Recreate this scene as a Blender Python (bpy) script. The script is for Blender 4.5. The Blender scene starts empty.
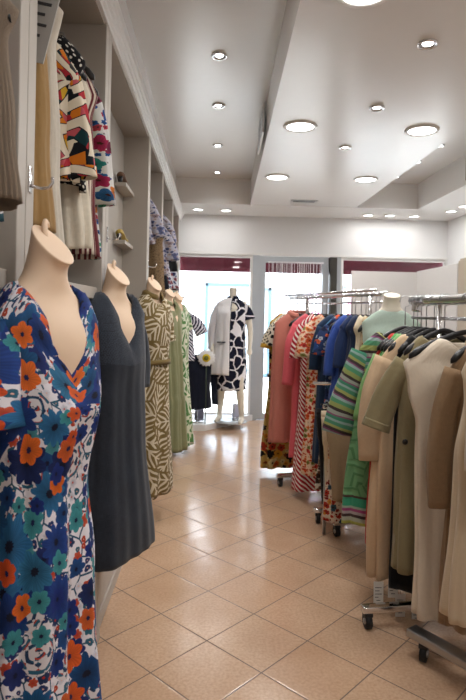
import bpy, bmesh, math, random
from mathutils import Vector
PI = math.pi
SC = bpy.context.scene
COL = SC.collection
R = math.radians

# ------------------------------------------------------------------ camera
H = 1.52
cam = bpy.data.objects.new('camera', bpy.data.cameras.new('camera'))
COL.objects.link(cam)
cam.location = (0, 0, H)
cam.rotation_mode = 'QUATERNION'
from mathutils import Matrix
cam.rotation_quaternion = (Matrix.Rotation(R(-1.92), 4, 'Z') @ Matrix.Rotation(R(90), 4, 'X') @ Matrix.Rotation(R(1.2), 4, 'Z')).to_quaternion()
cam.data.sensor_width = 36
cam.data.lens = 568 * 36 / 700
cam.data.shift_x = -.8 / 700
cam.data.shift_y = -38 / 700
cam.data.clip_start = .05
cam.data.dof.use_dof = True
cam.data.dof.focus_distance = 2.3
cam.data.dof.aperture_fstop = 6.3
SC.camera = cam

# ------------------------------------------------------------------ world, sun, exposure
SC.view_settings.view_transform = 'Standard'
SC.view_settings.look = 'None'
SC.view_settings.gamma = 1
SC.view_settings.use_curve_mapping = False
SC.view_settings.exposure = 0.42
W = bpy.data.worlds.new('world'); SC.world = W
W.use_nodes = True
W.node_tree.nodes['Background'].inputs[0].default_value = (.92, .96, 1, 1)
W.node_tree.nodes['Background'].inputs[1].default_value = 12.0
sun = bpy.data.objects.new('sun', bpy.data.lights.new('sun', 'SUN'))
sun.data.energy = 3.0; sun.data.angle = R(2); sun.rotation_euler = (R(38), 0, R(-20))
sun.data.color = (1, .97, .92)
COL.objects.link(sun)
BIG_W, SMALL_W = 9.0, 4.5
LAMP = (1.0, .98, .955)

# ------------------------------------------------------------------ node helper
class NT:
    def __init__(s, name):
        s.mat = bpy.data.materials.new(name); s.mat.use_nodes = True
        s.t = s.mat.node_tree; s.n = s.t.nodes
        s.b = s.n['Principled BSDF']
    def put(s, i, v):
        if isinstance(v, bpy.types.NodeSocket): s.t.links.new(v, i)
        elif v is not None: i.default_value = v
    def m(s, op, a, b=None, c=None):
        n = s.n.new('ShaderNodeMath'); n.operation = op
        for k, v in enumerate((a, b, c)): s.put(n.inputs[k], v)
        return n.outputs[0]
    def v(s, op, a, b=None, scale=None):
        n = s.n.new('ShaderNodeVectorMath'); n.operation = op
        s.put(n.inputs[0], a); s.put(n.inputs[1], b)
        if scale is not None: s.put(n.inputs['Scale'], scale)
        return n.outputs['Value'] if op in ('LENGTH', 'DOT_PRODUCT') else n.outputs[0]
    def mix(s, f, a, b, blend='MIX'):
        n = s.n.new('ShaderNodeMixRGB'); n.blend_type = blend
        s.put(n.inputs[0], f); s.put(n.inputs[1], c4(a)); s.put(n.inputs[2], c4(b))
        return n.outputs[0]
    def ramp(s, f, stops, const=True):
        n = s.n.new('ShaderNodeValToRGB'); r = n.color_ramp
        r.interpolation = 'CONSTANT' if const else 'LINEAR'
        while len(r.elements) < len(stops): r.elements.new(.5)
        for e, (p, c) in zip(r.elements, stops): e.position = p; e.color = c4(c)
        s.put(n.inputs[0], f); return n.outputs[0]
    def sep(s, vec):
        n = s.n.new('ShaderNodeSeparateXYZ'); s.put(n.inputs[0], vec); return n.outputs
    def comb(s, x, y, z=0.0):
        n = s.n.new('ShaderNodeCombineXYZ')
        for k, v in enumerate((x, y, z)): s.put(n.inputs[k], v)
        return n.outputs[0]
    def uv(s):
        return s.n.new('ShaderNodeTexCoord').outputs['UV']
    def obj(s):
        return s.n.new('ShaderNodeTexCoord').outputs['Object']
    def noise(s, co, scale, detail=2.0, out=0):
        n = s.n.new('ShaderNodeTexNoise'); s.put(n.inputs['Vector'], co)
        n.inputs['Scale'].default_value = scale; n.inputs['Detail'].default_value = detail
        return n.outputs[out]
    def vor(s, co, rnd=.8, feature='F1'):
        n = s.n.new('ShaderNodeTexVoronoi'); n.voronoi_dimensions = '2D'; n.feature = feature
        s.put(n.inputs['Vector'], co); n.inputs['Scale'].default_value = 1
        n.inputs['Randomness'].default_value = rnd
        return n.outputs
    def bump(s, h, strength=.3, dist=.002):
        n = s.n.new('ShaderNodeBump'); n.inputs['Strength'].default_value = strength
        n.inputs['Distance'].default_value = dist
        s.put(n.inputs['Height'], h); s.t.links.new(n.outputs[0], s.b.inputs['Normal'])
    def done(s, col, rough=.85, metal=0.0, spec=.3, sheen=0.0):
        s.put(s.b.inputs['Base Color'], c4(col)); s.put(s.b.inputs['Roughness'], rough)
        s.b.inputs['Metallic'].default_value = metal
        s.b.inputs['Specular IOR Level'].default_value = spec
        if sheen: s.b.inputs['Sheen Weight'].default_value = sheen
        return s.mat

def c4(c):
    if isinstance(c, (tuple, list)) and len(c) == 3: return (*c, 1)
    return c
def hx(h):
    h = h.lstrip('#'); v = [int(h[i:i+2], 16) / 255 for i in (0, 2, 4)]
    return tuple(x / 12.92 if x <= .04045 else ((x + .055) / 1.055) ** 2.4 for x in v)

CACHE = {}
def plain(name, col, rough=.6, metal=0.0, spec=.4, vary=.04):
    if name in CACHE: return CACHE[name]
    n = NT(name)
    f = n.noise(n.obj(), 14, 3)
    c = n.mix(f, tuple(x * (1 - vary) for x in col), tuple(min(1, x * (1 + vary)) for x in col))
    CACHE[name] = n.done(c, rough, metal, spec); return CACHE[name]
def fabric(name, col, rough=.9, weave=900., vary=.10, knit=False):
    if name in CACHE: return CACHE[name]
    n = NT(name); uv = n.uv()
    x, y, _ = n.sep(uv)
    f = n.noise(uv, 60, 4); g = n.noise(n.comb(n.m('MULTIPLY', x, 400), n.m('MULTIPLY', y, 60)), 1, 2)
    h = n.m('MULTIPLY', n.m('ADD', f, g), .5)
    c = n.mix(h, tuple(k * (1 - vary * 2) for k in col), tuple(min(1, k * (1 + vary * 2)) for k in col))
    if knit:
        w = n.m('MULTIPLY', n.m('SINE', n.m('MULTIPLY', x, 420.)), n.m('SINE', n.m('MULTIPLY', n.m('ADD', y, n.m('ABSOLUTE', n.m('SINE', n.m('MULTIPLY', x, 210.)))), 300.)))
        n.bump(w, .8, .004)
    else:
        w = n.m('MULTIPLY', n.m('SINE', n.m('MULTIPLY', x, weave)), n.m('SINE', n.m('MULTIPLY', y, weave)))
        cr = n.noise(n.comb(n.m('ADD', n.m('MULTIPLY', x, 16), n.m('MULTIPLY', y, 3)), n.m('SUBTRACT', n.m('MULTIPLY', y, 5), n.m('MULTIPLY', x, 4))), 1, 3)
        n.bump(n.m('ADD', cr, n.m('MULTIPLY', w, .03)), .55, .02)
    CACHE[name] = n.done(c, rough, 0, .2, .15); return CACHE[name]

def flower(n, co, base, scale, off, petals, rad, cols, centre, keep=1.0, deep=.45):
    """one layer of printed flowers over the colour `base`"""
    p = n.v('ADD', n.v('SCALE', co, scale=scale), (off, off * 1.7, 0))
    v = n.vor(p, .75)
    d = n.v('SUBTRACT', p, v['Position']); x, y, _ = n.sep(d)
    r = n.v('LENGTH', n.comb(x, y)); a = n.m('ARCTAN2', y, x)
    sc = n.n.new('ShaderNodeSeparateColor'); n.put(sc.inputs[0], v['Color']); r1, r2, r3 = sc.outputs
    ang = n.m('ADD', a, n.m('MULTIPLY', r2, 6.0))
    pet = n.m('ABSOLUTE', n.m('COSINE', n.m('MULTIPLY', ang, petals / 2)))
    R_ = n.m('MULTIPLY', n.m('ADD', .62, n.m('MULTIPLY', r3, .38)), rad)
    edge = n.m('MULTIPLY', R_, n.m('ADD', .72, n.m('MULTIPLY', pet, .28)))
    q = n.m('DIVIDE', r, edge)
    mask = n.m('MULTIPLY', n.m('LESS_THAN', q, 1.0), n.m('LESS_THAN', r2, keep))
    k = len(cols)
    c = n.ramp(r1, [(i / k, cc) for i, cc in enumerate(cols)])
    vein = n.m('MULTIPLY', n.m('SINE', n.m('MULTIPLY', ang, petals * 4.)), .10)
    sh = n.m('ADD', n.m('ADD', 1 - deep, vein), n.m('MULTIPLY', q, deep))
    c = n.mix(1.0, c, n.comb(sh, sh, sh), 'MULTIPLY')
    c = n.mix(n.m('LESS_THAN', q, .2), c, centre)
    return n.mix(mask, base, c)

def leafy(n, co, scale, off, freq, slant=1.0, rnd=.85):
    """0..1 palm-frond line pattern"""
    p = n.v('ADD', n.v('SCALE', co, scale=scale), (off, off * 1.3, 0))
    v = n.vor(p, rnd)
    d = n.v('SUBTRACT', p, v['Position']); x, y, _ = n.sep(d)
    sc = n.n.new('ShaderNodeSeparateColor'); n.put(sc.inputs[0], v['Color'])
    t = n.m('MULTIPLY', sc.outputs[0], 6.28)
    cs, sn = n.m('COSINE', t), n.m('SINE', t)
    al = n.m('ADD', n.m('MULTIPLY', x, cs), n.m('MULTIPLY', y, sn))
    ac = n.m('ABSOLUTE', n.m('SUBTRACT', n.m('MULTIPLY', y, cs), n.m('MULTIPLY', x, sn)))
    w = n.m('SINE', n.m('MULTIPLY', n.m('SUBTRACT', n.m('ADD', al, n.m('MULTIPLY', n.m('MULTIPLY', ac, ac), -.5)), n.m('MULTIPLY', ac, slant)), freq))
    e = n.vor(p, rnd, 'DISTANCE_TO_EDGE')['Distance']
    return w, ac, e

# ------------------------------------------------------------------ print materials
def M_blue_floral():
    n = NT('blue_orange_floral'); uv = n.uv()
    wob = n.v('ADD', uv, n.v('SCALE', n.noise(uv, 9, 2, 1), scale=.03))
    base = hx('#e4e2ea')
    e = n.vor(n.v('ADD', n.v('SCALE', wob, scale=19), (5.0, 6.5, 0)), .9, 'DISTANCE_TO_EDGE')['Distance']
    c = n.mix(n.m('LESS_THAN', e, .045), base, hx('#2c5470'))
    c = flower(n, wob, c, 34, 19.3, 3, .40, [hx('#b8452e'), hx('#2a6078'), hx('#24386a'), hx('#d8d8e4')], hx('#e0b0a0'), .85, .2)
    c = flower(n, wob, c, 26, 9.3, 6, .42, [hx('#243a66'), hx('#d8d8e4'), hx('#2c6a80'), hx('#c8543a')], hx('#c03020'), .55)
    med = n.vor(n.v('ADD', n.v('SCALE', wob, scale=7.5), (5.5, 2.5, 0)), .6)['Distance']
    ma = n.vor(n.v('ADD', n.v('SCALE', wob, scale=34), (2.0, 1.0, 0)), .5, 'DISTANCE_TO_EDGE')['Distance']
    ring = n.m('LESS_THAN', n.m('ADD', n.m('MULTIPLY', ma, 1.0), n.m('MULTIPLY', n.m('SINE', n.m('MULTIPLY', med, 60.)), .12)), .13)
    mcol = n.mix(ring, hx('#d6d2d6'), n.ramp(n.m('FRACT', n.m('MULTIPLY', med, 6.)), [(0, hx('#1f3a5c')), (.45, hx('#b8402c')), (.62, hx('#28607c'))]))
    c = n.mix(n.m('LESS_THAN', med, .36), c, mcol)
    c = flower(n, wob, c, 15, 3.1, 7, .52, [hx('#17357c'), hx('#20306e'), hx('#1c4a86'), hx('#4a94a0')], hx('#0c1436'), .62)
    c = flower(n, wob, c, 8.2, 1.7, 11, .60, [hx('#123a80'), hx('#17588c'), hx('#182a62'), hx('#2a6c9e'), hx('#114478'), hx('#1d3f88')], hx('#0a1028'), .64, .6)
    c = flower(n, wob, c, 9.0, 12.7, 9, .55, [hx('#143676'), hx('#1a5080'), hx('#15285e'), hx('#2c6e96')], hx('#0a1028'), .42, .6)
    c = flower(n, wob, c, 11.5, 7.9, 6, .48, [hx('#d65c24'), hx('#dd6a26'), hx('#3f9098'), hx('#cc4e20'), hx('#d0602c')], hx('#141c48'), .36, .4)
    c = flower(n, wob, c, 14, 27.9, 6, .45, [hx('#18307a'), hx('#3f9098'), hx('#cc5424')], hx('#0e1438'), .35, .4)
    n.bump(n.noise(uv, 11, 3), .5, .015)
    return n.done(c, .72, 0, .3)
def M_navy_linen():
    n = NT('navy_linen'); uv = n.uv(); x, y, _ = n.sep(uv)
    f = n.noise(n.comb(n.m('MULTIPLY', x, 900), n.m('MULTIPLY', y, 30)), 1, 2)
    g = n.noise(n.comb(n.m('MULTIPLY', x, 30), n.m('MULTIPLY', y, 900)), 1, 2)
    h = n.m('ADD', n.m('MULTIPLY', n.m('ADD', f, g), .4), n.m('MULTIPLY', n.noise(uv, 9, 3), .25))
    c = n.ramp(h, [(.3, hx('#12161e')), (.75, hx('#343b47'))], False)
    v = n.vor(n.v('SCALE', uv, scale=60.), .3)['Distance']
    ring = n.m('LESS_THAN', n.m('ABSOLUTE', n.m('SUBTRACT', v, .36)), .09)
    yk = n.m('GREATER_THAN', n.m('ADD', y, n.m('MULTIPLY', n.noise(uv, 6, 1), .05)), .86)
    c = n.mix(n.m('MULTIPLY', n.m('MULTIPLY', ring, yk), .5), c, hx('#4a5362'))
    n.bump(n.m('ADD', h, n.m('MULTIPLY', n.m('MULTIPLY', ring, yk), .6)), .4, .0015)
    return n.done(c, .85, 0, .25, .2)
def M_lace():
    n = NT('navy_lace'); uv = n.uv()
    v = n.vor(n.v('SCALE', uv, scale=55.), .3)
    ring = n.m('LESS_THAN', n.m('ABSOLUTE', n.m('SUBTRACT', v['Distance'], .34)), .07)
    c = n.mix(ring, hx('#222833'), hx('#3f4857'))
    n.bump(ring, .6, .002)
    return n.done(c, .85, 0, .2)
def M_palm(name, bg, line, scale, freq, thr=.35, dark=None):
    n = NT(name); uv = n.uv()
    wob = n.v('ADD', uv, n.v('SCALE', n.noise(uv, 6, 1, 1), scale=.05))
    w, ac, e = leafy(n, wob, scale, 2.0, freq)
    f = n.m('MAXIMUM', n.m('GREATER_THAN', w, thr), n.m('LESS_THAN', ac, .035))
    f = n.m('MULTIPLY', f, n.m('GREATER_THAN', e, .05))
    c = n.mix(f, bg, line)
    return n.done(c, .85, 0, .2, .1)
def M_abstract():
    n = NT('navy_white_blocks'); uv = n.uv()
    wob = n.v('ADD', uv, n.v('SCALE', n.noise(uv, 7, 1, 1), scale=.12))
    e = n.vor(n.v('SCALE', wob, scale=8.0), .9, 'DISTANCE_TO_EDGE')['Distance']
    cc = n.vor(n.v('SCALE', wob, scale=8.0), .9)['Color']
    f = n.m('MULTIPLY', n.m('GREATER_THAN', e, .075), n.m('GREATER_THAN', n.sep(cc)[0], .12))
    return n.done(n.mix(f, hx('#eceaf0'), hx('#161a2e')), .8, 0, .2)
def M_stripes(name, stops, freq, ax='v', slant=0.0, zig=0.0, wob=0.0):
    n = NT(name); uv = n.uv(); x, y, _ = n.sep(uv)
    s, t = (y, x) if ax == 'v' else (x, y)
    if slant: s = n.m('ADD', s, n.m('MULTIPLY', t, slant))
    if zig: s = n.m('ADD', s, n.m('MULTIPLY', n.m('PINGPONG', t, zig), 1.0))
    if wob: s = n.m('ADD', s, n.m('MULTIPLY', n.noise(uv, 14, 1), wob))
    f = n.m('FRACT', n.m('MULTIPLY', s, freq))
    n.bump(n.m('SINE', n.m('MULTIPLY', x, 500.)), .15, .001)
    return n.done(n.ramp(f, stops), .88, 0, .2, .1)
def M_polka(name, bg, dot, scale, r, rnd=0.0, wob=0.0):
    n = NT(name); uv = n.uv()
    x, y, _ = n.sep(uv)
    d = n.vor(n.v('SCALE', n.comb(n.m('ADD', x, y), n.m('SUBTRACT', x, y)), scale=scale), rnd)['Distance']
    if wob: d = n.m('ADD', d, n.m('MULTIPLY', n.noise(uv, 25, 1), wob))
    return n.done(n.mix(n.m('LESS_THAN', d, r), bg, dot), .85, 0, .2)
def M_multi(name, base, cols, cols2, s1, s2, pet=6):
    n = NT(name); uv = n.uv()
    wob = n.v('ADD', uv, n.v('SCALE', n.noise(uv, 12, 2, 1), scale=.04))
    c = flower(n, wob, base, s2, 4.0, 5, .5, cols2, hx('#30242a'), .8)
    c = flower(n, wob, c, s1, 1.0, pet, .52, cols, hx('#3a1c10'), .72)
    return n.done(c, .85, 0, .2)
def M_leaf_blouse():
    n = NT('tropical_leaf_print'); uv = n.uv(); x, y, _ = n.sep(uv)
    wob = n.v('ADD', uv, n.v('SCALE', n.noise(uv, 5, 1, 1), scale=.06))
    w, ac, e = leafy(n, wob, 8.5, 3.3, 8.5, .9)
    cv = n.vor(n.v('SCALE', n.comb(n.m('MULTIPLY', x, 1.8), n.m('MULTIPLY', y, 1.0)), scale=22.), .9)['Color']
    cc = n.sep(cv)[0]
    lc = n.ramp(cc, [(0, hx('#14383c')), (.22, hx('#a82e38')), (.40, hx('#cc741e')), (.55, hx('#c8a030')), (.66, hx('#16181e')), (.86, hx('#b8545c'))])
    c = n.mix(n.m('GREATER_THAN', w, .05), hx('#ddd2bd'), lc)
    c = n.mix(n.m('LESS_THAN', n.m('ABSOLUTE', n.m('SUBTRACT', w, .05)), .16), c, hx('#1c1a20'))
    return n.done(c, .85, 0, .2)
def M_floor():
    n = NT('terracotta_tiles'); co = n.obj(); x, y, _ = n.sep(co)
    A = (-.238, 2.858); T = .33; s = .70710678
    dx, dy = n.m('SUBTRACT', x, A[0]), n.m('SUBTRACT', y, A[1])
    u = n.m('DIVIDE', n.m('MULTIPLY', n.m('SUBTRACT', dx, dy), s), T)
    v = n.m('DIVIDE', n.m('MULTIPLY', n.m('ADD', dx, dy), s), T)
    fu = n.m('PINGPONG', u, .5); fv = n.m('PINGPONG', v, .5)
    e = n.m('MINIMUM', fu, fv)
    grout = n.m('LESS_THAN', e, .0085)
    wn = n.n.new('ShaderNodeTexWhiteNoise'); wn.noise_dimensions = '2D'
    n.put(wn.inputs[0], n.comb(n.m('FLOOR', u), n.m('FLOOR', v)))
    tile = n.mix(wn.outputs[0], hx('#cdab8f'), hx('#d5b69b'))
    cl = n.noise(co, 6, 3); tile = n.mix(n.m('MULTIPLY', cl, .55), tile, hx('#c09c7c'))
    sp = n.noise(co, 75, 4); tile = n.mix(n.m('MULTIPLY', n.m('MAXIMUM', n.m('SUBTRACT', sp, .38), 0.0), 1.3), tile, hx('#a07a5c'))
    dm = n.noise(co, 2.2, 3); tile = n.mix(n.m('MULTIPLY', n.m('MAXIMUM', n.m('SUBTRACT', dm, .45), 0.0), 1.3), tile, hx('#ab8465'))
    c = n.mix(grout, tile, hx('#6a5545'))
    ro = n.m('ADD', n.m('ADD', .11, n.m('MULTIPLY', n.noise(co, 5, 2), .14)), n.m('MULTIPLY', grout, .4))
    h = n.m('ADD', n.m('MINIMUM', n.m('MULTIPLY', e, 40.), 1.0), n.m('MULTIPLY', n.noise(co, 40, 2), .12))
    n.bump(h, .25, .002)
    return n.done(c, ro, 0, .65)

def glassy():
    n = NT('window_glass')
    o = n.n['Material Output']; n.n.remove(n.b)
    t = n.n.new('ShaderNodeBsdfTransparent'); t.inputs[0].default_value = (.97, .985, .985, 1)
    g = n.n.new('ShaderNodeBsdfGlossy'); g.inputs['Roughness'].default_value = .02
    fr = n.n.new('ShaderNodeFresnel'); fr.inputs[0].default_value = 1.45
    mx = n.n.new('ShaderNodeMixShader')
    n.t.links.new(fr.outputs[0], mx.inputs[0]); n.t.links.new(t.outputs[0], mx.inputs[1]); n.t.links.new(g.outputs[0], mx.inputs[2])
    n.t.links.new(mx.outputs[0], o.inputs[0]); return n.mat
def emit(name, col, s):
    n = NT(name); n.b.inputs['Emission Color'].default_value = c4(col); n.b.inputs['Emission Strength'].default_value = s
    return n.done(col, .5)

wall_white = plain('white_wall_paint', hx('#e2e2e2'), .8, 0, .2, .015)
ceil_mat = plain('satin_ceiling', hx('#e3e1df'), .27, 0, .45, .015)
ceil_white = plain('white_ceiling', hx('#eeedeb'), .38, 0, .45, .015)
cab = plain('greige_cabinet', hx('#b3aca3'), .5, 0, .35, .02)
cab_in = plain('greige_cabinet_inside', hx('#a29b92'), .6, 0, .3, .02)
trim_m = plain('white_trim', hx('#e4e3e1'), .4, 0, .4, .01)
frame_m = plain('grey_window_frame', hx('#aeb3b8'), .4, .2, .4, .02)
dark_frame = plain('dark_door_frame', hx('#46443f'), .4, .3, .4, .03)
chrome = plain('chrome', (.78, .78, .79), .14, 1.0, .5, .02)
steel = plain('dull_steel', (.42, .42, .43), .35, 1.0, .5, .05)
black_p = plain('black_plastic', hx('#17171a'), .35, 0, .5, .05)
black_m = plain('black_rubber', hx('#141416'), .55, 0, .4, .05)
skin_m = plain('beige_mannequin', hx('#ecd0b4'), .55, 0, .35, .03)
white_man = plain('ivory_mannequin', hx('#ded6c6'), .45, 0, .4, .02)
white_paper = plain('white_paper', hx('#dedcd6'), .8, 0, .2, .02)
ink = plain('grey_ink', hx('#4a4a4c'), .8, 0, .2, .02)
glass = glassy()
lamp_big = emit('lamp_diffuser', LAMP, 7.0)
lamp_small = emit('lamp_bulb', LAMP, 9.0)

# ------------------------------------------------------------------ mesh helpers
def link(name, bm, mat, parent=None, loc=None, smooth=True):
    me = bpy.data.meshes.new(name); bmesh.ops.recalc_face_normals(bm, faces=bm.faces); bm.to_mesh(me); bm.free()
    if smooth:
        for p in me.polygons: p.use_smooth = True
    o = bpy.data.objects.new(name, me); COL.objects.link(o)
    me.materials.append(mat)
    if parent: o.parent = parent
    if loc: o.location = loc
    return o
def tag(o, label=None, cat=None, group=None, kind=None):
    if label: o['label'] = label
    if cat: o['category'] = cat
    if group: o['group'] = group
    if kind: o['kind'] = kind
    return o
def thing(name, label, cat, loc=(0, 0, 0), rz=0, group=None):
    o = bpy.data.objects.new(name, None); COL.objects.link(o)
    o.location = loc; o.rotation_euler = (0, 0, rz); o.empty_display_size = .05
    return tag(o, label, cat, group)
def box(bm, x0, x1, y0, y1, z0, z1, bev=0.0):
    r = bmesh.ops.create_cube(bm, size=1)
    for v in r['verts']:
        v.co = Vector((x0 + (v.co.x + .5) * (x1 - x0), y0 + (v.co.y + .5) * (y1 - y0), z0 + (v.co.z + .5) * (z1 - z0)))
    if bev:
        es = list({e for v in r['verts'] for e in v.link_edges})
        bmesh.ops.bevel(bm, geom=es, offset=bev, segments=2, affect='EDGES', profile=.6)
def boxo(name, mat, x0, x1, y0, y1, z0, z1, parent=None, bev=.002):
    bm = bmesh.new(); box(bm, x0, x1, y0, y1, z0, z1, bev); return link(name, bm, mat, parent, smooth=False)
def prism(bm, pts, z0, z1):
    lo = [bm.verts.new((x, y, z0)) for x, y in pts]; hi = [bm.verts.new((x, y, z1)) for x, y in pts]
    bm.faces.new(lo); bm.faces.new(hi)
    for i in range(len(pts)):
        j = (i + 1) % len(pts); bm.faces.new((lo[i], lo[j], hi[j], hi[i]))
def struct(name, o): o.name = name; o['kind'] = 'structure'; return o
def loft(bm, rings, cap0=True, cap1=True, closed=True):
    vs = [[bm.verts.new(p) for p in r] for r in rings]
    n = len(vs[0])
    for a, b in zip(vs, vs[1:]):
        for i in range(n if closed else n - 1):
            j = (i + 1) % n; bm.faces.new((a[i], a[j], b[j], b[i]))
    if cap0: bm.faces.new(vs[0])
    if cap1: bm.faces.new(vs[-1])
    return vs
def tube(bm, pts, r, seg=10, cap=True, flat=1.0):
    pts = [Vector(p) for p in pts]; rs = r if isinstance(r, (list, tuple)) else [r] * len(pts)
    rings = []; ref = None
    for i, p in enumerate(pts):
        t = (pts[min(i + 1, len(pts) - 1)] - pts[max(i - 1, 0)]).normalized()
        if ref is None: ref = Vector((0, 1, 0)) if abs(t.y) < .9 else Vector((1, 0, 0))
        nrm = (ref - t * ref.dot(t)).normalized(); ref = nrm; bi = t.cross(nrm)
        rings.append([p + nrm * (math.cos(a) * rs[i] * flat) + bi * (math.sin(a) * rs[i]) for a in (2 * PI * k / seg for k in range(seg))])
    return loft(bm, rings, cap, cap)
def lathe(bm, prof, seg=20, c=(0, 0, 0)):
    rings = [[Vector((c[0] + r * math.cos(2 * PI * k / seg), c[1] + r * math.sin(2 * PI * k / seg), c[2] + z)) for k in range(seg)] for r, z in prof]
    loft(bm, rings, True, True)
def arc(c, r, a0, a1, n, plane='xz'):
    out = []
    for k in range(n + 1):
        a = R(a0 + (a1 - a0) * k / n); u, v = r * math.cos(a), r * math.sin(a)
        out.append((c[0] + u, c[1], c[2] + v) if plane == 'xz' else (c[0], c[1] + u, c[2] + v))
    return out

# ------------------------------------------------------------------ garments
def interp(prof, t):
    for (t0, a0, b0), (t1, a1, b1) in zip(prof, prof[1:]):
        if t <= t1:
            k = 0 if t1 == t0 else max(0, (t - t0) / (t1 - t0)); k = k * k * (3 - 2 * k)
            return a0 + (a1 - a0) * k, b0 + (b1 - b0) * k
    return prof[-1][1], prof[-1][2]
def body_bm(L, sw, prof, nw=.075, nd=.055, drop=.09, vneck=.06, backneck=.015, fold=.014, seed=0, seg=72, rows=36,
            arc_=(0, 1), bust=0.0, lean=0.0, hemwave=.008, kf=(7, 11), zcut=0.0):
    rng = random.Random(seed)
    ph = [rng.uniform(0, 6.28) for _ in range(8)]
    k1, k2 = kf[0] + rng.randint(-1, 1), kf[1] + rng.randint(-1, 2)
    bm = bmesh.new(); uvl = bm.loops.layers.uv.new('UVMap')
    full = arc_ == (0, 1); n = seg
    ths = [2 * PI * (arc_[0] + (arc_[1] - arc_[0]) * i / (n if full else n - 1)) for i in range(n)]
    amax = max(p[1] for p in prof); bmax = max(p[2] for p in prof)
    us = [0.0]
    for i in range(1, n + 1):
        t0 = ths[i - 1]; t1 = ths[i] if i < n else ths[0] + 2 * PI
        us.append(us[-1] + math.hypot(amax * (math.cos(t1) - math.cos(t0)), bmax * (math.sin(t1) - math.sin(t0))))
    levels = [(i / 6, None) for i in range(6)] + [(1, (k / rows)) for k in range(rows + 1)]
    rings = []; V = []
    for s, t in levels:
        if t is None:
            e = math.sin(s * PI / 2) ; a = nw + (prof[0][1] - nw) * s; b = nd + (prof[0][2] - nd) * s; z = L - drop * (s ** 1.35); tt = 0
        else:
            a, b = interp(prof, t); z = (L - drop) * (1 - t); tt = t
        ring = []; depth = L - z
        for th in ths:
            cx, sy = math.cos(th), math.sin(th)
            x, y = a * cx, b * (abs(sy) ** .85) * (1 if sy > 0 else -1)
            g = fold * (tt ** .75) * (math.sin(k1 * th + ph[0] + 1.2 * tt * math.sin(ph[3])) + .55 * math.sin(k2 * th + ph[1] - .8 * tt) + .3 * math.sin(19 * th + ph[2]))
            g += .35 * fold * math.sin(3 * th + ph[4] + 9 * tt) * (1 if tt > 0 else 0)
            x += g * .55 * cx; y += g * (sy if abs(sy) > .25 else math.copysign(.25, sy))
            zz = z
            if sy < 0: y -= bust * (-sy) * math.exp(-((depth - .26) / .11) ** 2)
            w = max(0, 1 - abs(x) / (nw * 1.15))
            if sy < 0 and vneck: zz -= vneck * (w if vneck > .1 else min(1, w * 1.8)) * max(0, 1 - depth / (vneck * 1.7))
            elif sy >= 0 and backneck: zz -= backneck * min(1, w * 1.6) * max(0, 1 - depth / .08)
            if tt > .6: zz += hemwave * ((tt - .6) / .4) * math.sin(2 * th + ph[5]) + .5 * hemwave * (tt - .6) * math.sin(5 * th + ph[6])
            y += lean * depth
            ring.append(Vector((x, y, zz)))
        rings.append(ring); V.append(L - depth)
    vs = [[bm.verts.new(p) for p in r] for r in rings]
    for r in range(len(vs) - 1):
        for i in range(n if full else n - 1):
            j = (i + 1) % n
            f = bm.faces.new((vs[r][i], vs[r][j], vs[r + 1][j], vs[r + 1][i]))
            for lp, (uu, vv) in zip(f.loops, ((us[i], V[r]), (us[i + 1], V[r]), (us[i + 1], V[r + 1]), (us[i], V[r + 1]))): lp[uvl].uv = (uu, vv)
    return bm
def sleeve_bm(side, p0, pts, rs, flat=.45, seed=0, seg=28, fold=.06, sub=5):
    """tube along p0 + pts (x outwards, z) with smooth interpolation; side = -1 or 1"""
    rng = random.Random(seed); ph = rng.uniform(0, 6)
    P = [Vector((p0[0], 0, p0[1]))] + [Vector((p[0], p[2] if len(p) > 2 else 0, p[1])) for p in pts]
    path, rad = [], []
    for i in range(len(P) - 1):
        for k in range(sub):
            t = k / sub; path.append(P[i].lerp(P[i + 1], t)); rad.append(rs[i] + (rs[i + 1] - rs[i]) * t)
    path.append(P[-1]); rad.append(rs[-1])
    for _ in range(2):
        path = [path[0]] + [(path[i - 1] + path[i] * 2 + path[i + 1]) / 4 for i in range(1, len(path) - 1)] + [path[-1]]
    bm = bmesh.new(); uvl = bm.loops.layers.uv.new('UVMap'); rings = []; vv = [0.0]
    for i, p in enumerate(path):
        t = (path[min(i + 1, len(path) - 1)] - path[max(i - 1, 0)]).normalized()
        nrm = Vector((t.z, 0, -t.x)).normalized(); bi = t.cross(nrm)
        ring = []
        for k in range(seg):
            a = 2 * PI * k / seg; w = 1 + fold * math.sin(5 * a + ph + i * .25) + .5 * fold * math.sin(9 * a - i * .4)
            q = p + nrm * (math.cos(a) * rad[i] * w) + bi * (math.sin(a) * rad[i] * flat * w)
            ring.append(Vector((q.x * side, q.y, q.z)))
        rings.append(ring)
        if i: vv.append(vv[-1] + (path[i] - path[i - 1]).length)
    vs = [[bm.verts.new(p) for p in r] for r in rings]
    for r in range(len(vs) - 1):
        for i in range(seg):
            j = (i + 1) % seg; f = bm.faces.new((vs[r][i], vs[r][j], vs[r + 1][j], vs[r + 1][i]))
            u0, u1 = i / seg * 4 * rs[0], (i + 1) / seg * 4 * rs[0]
            for lp, q in zip(f.loops, ((u0, -vv[r]), (u1, -vv[r]), (u1, -vv[r + 1]), (u0, -vv[r + 1]))): lp[uvl].uv = q
    return bm, path[-1], rad[-1]
def cloth(o, t=.003):
    m = o.modifiers.new('thickness', 'SOLIDIFY'); m.thickness = t; m.offset = 0; return o
def ring_band(bm, rings_z, pts): pass

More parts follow.
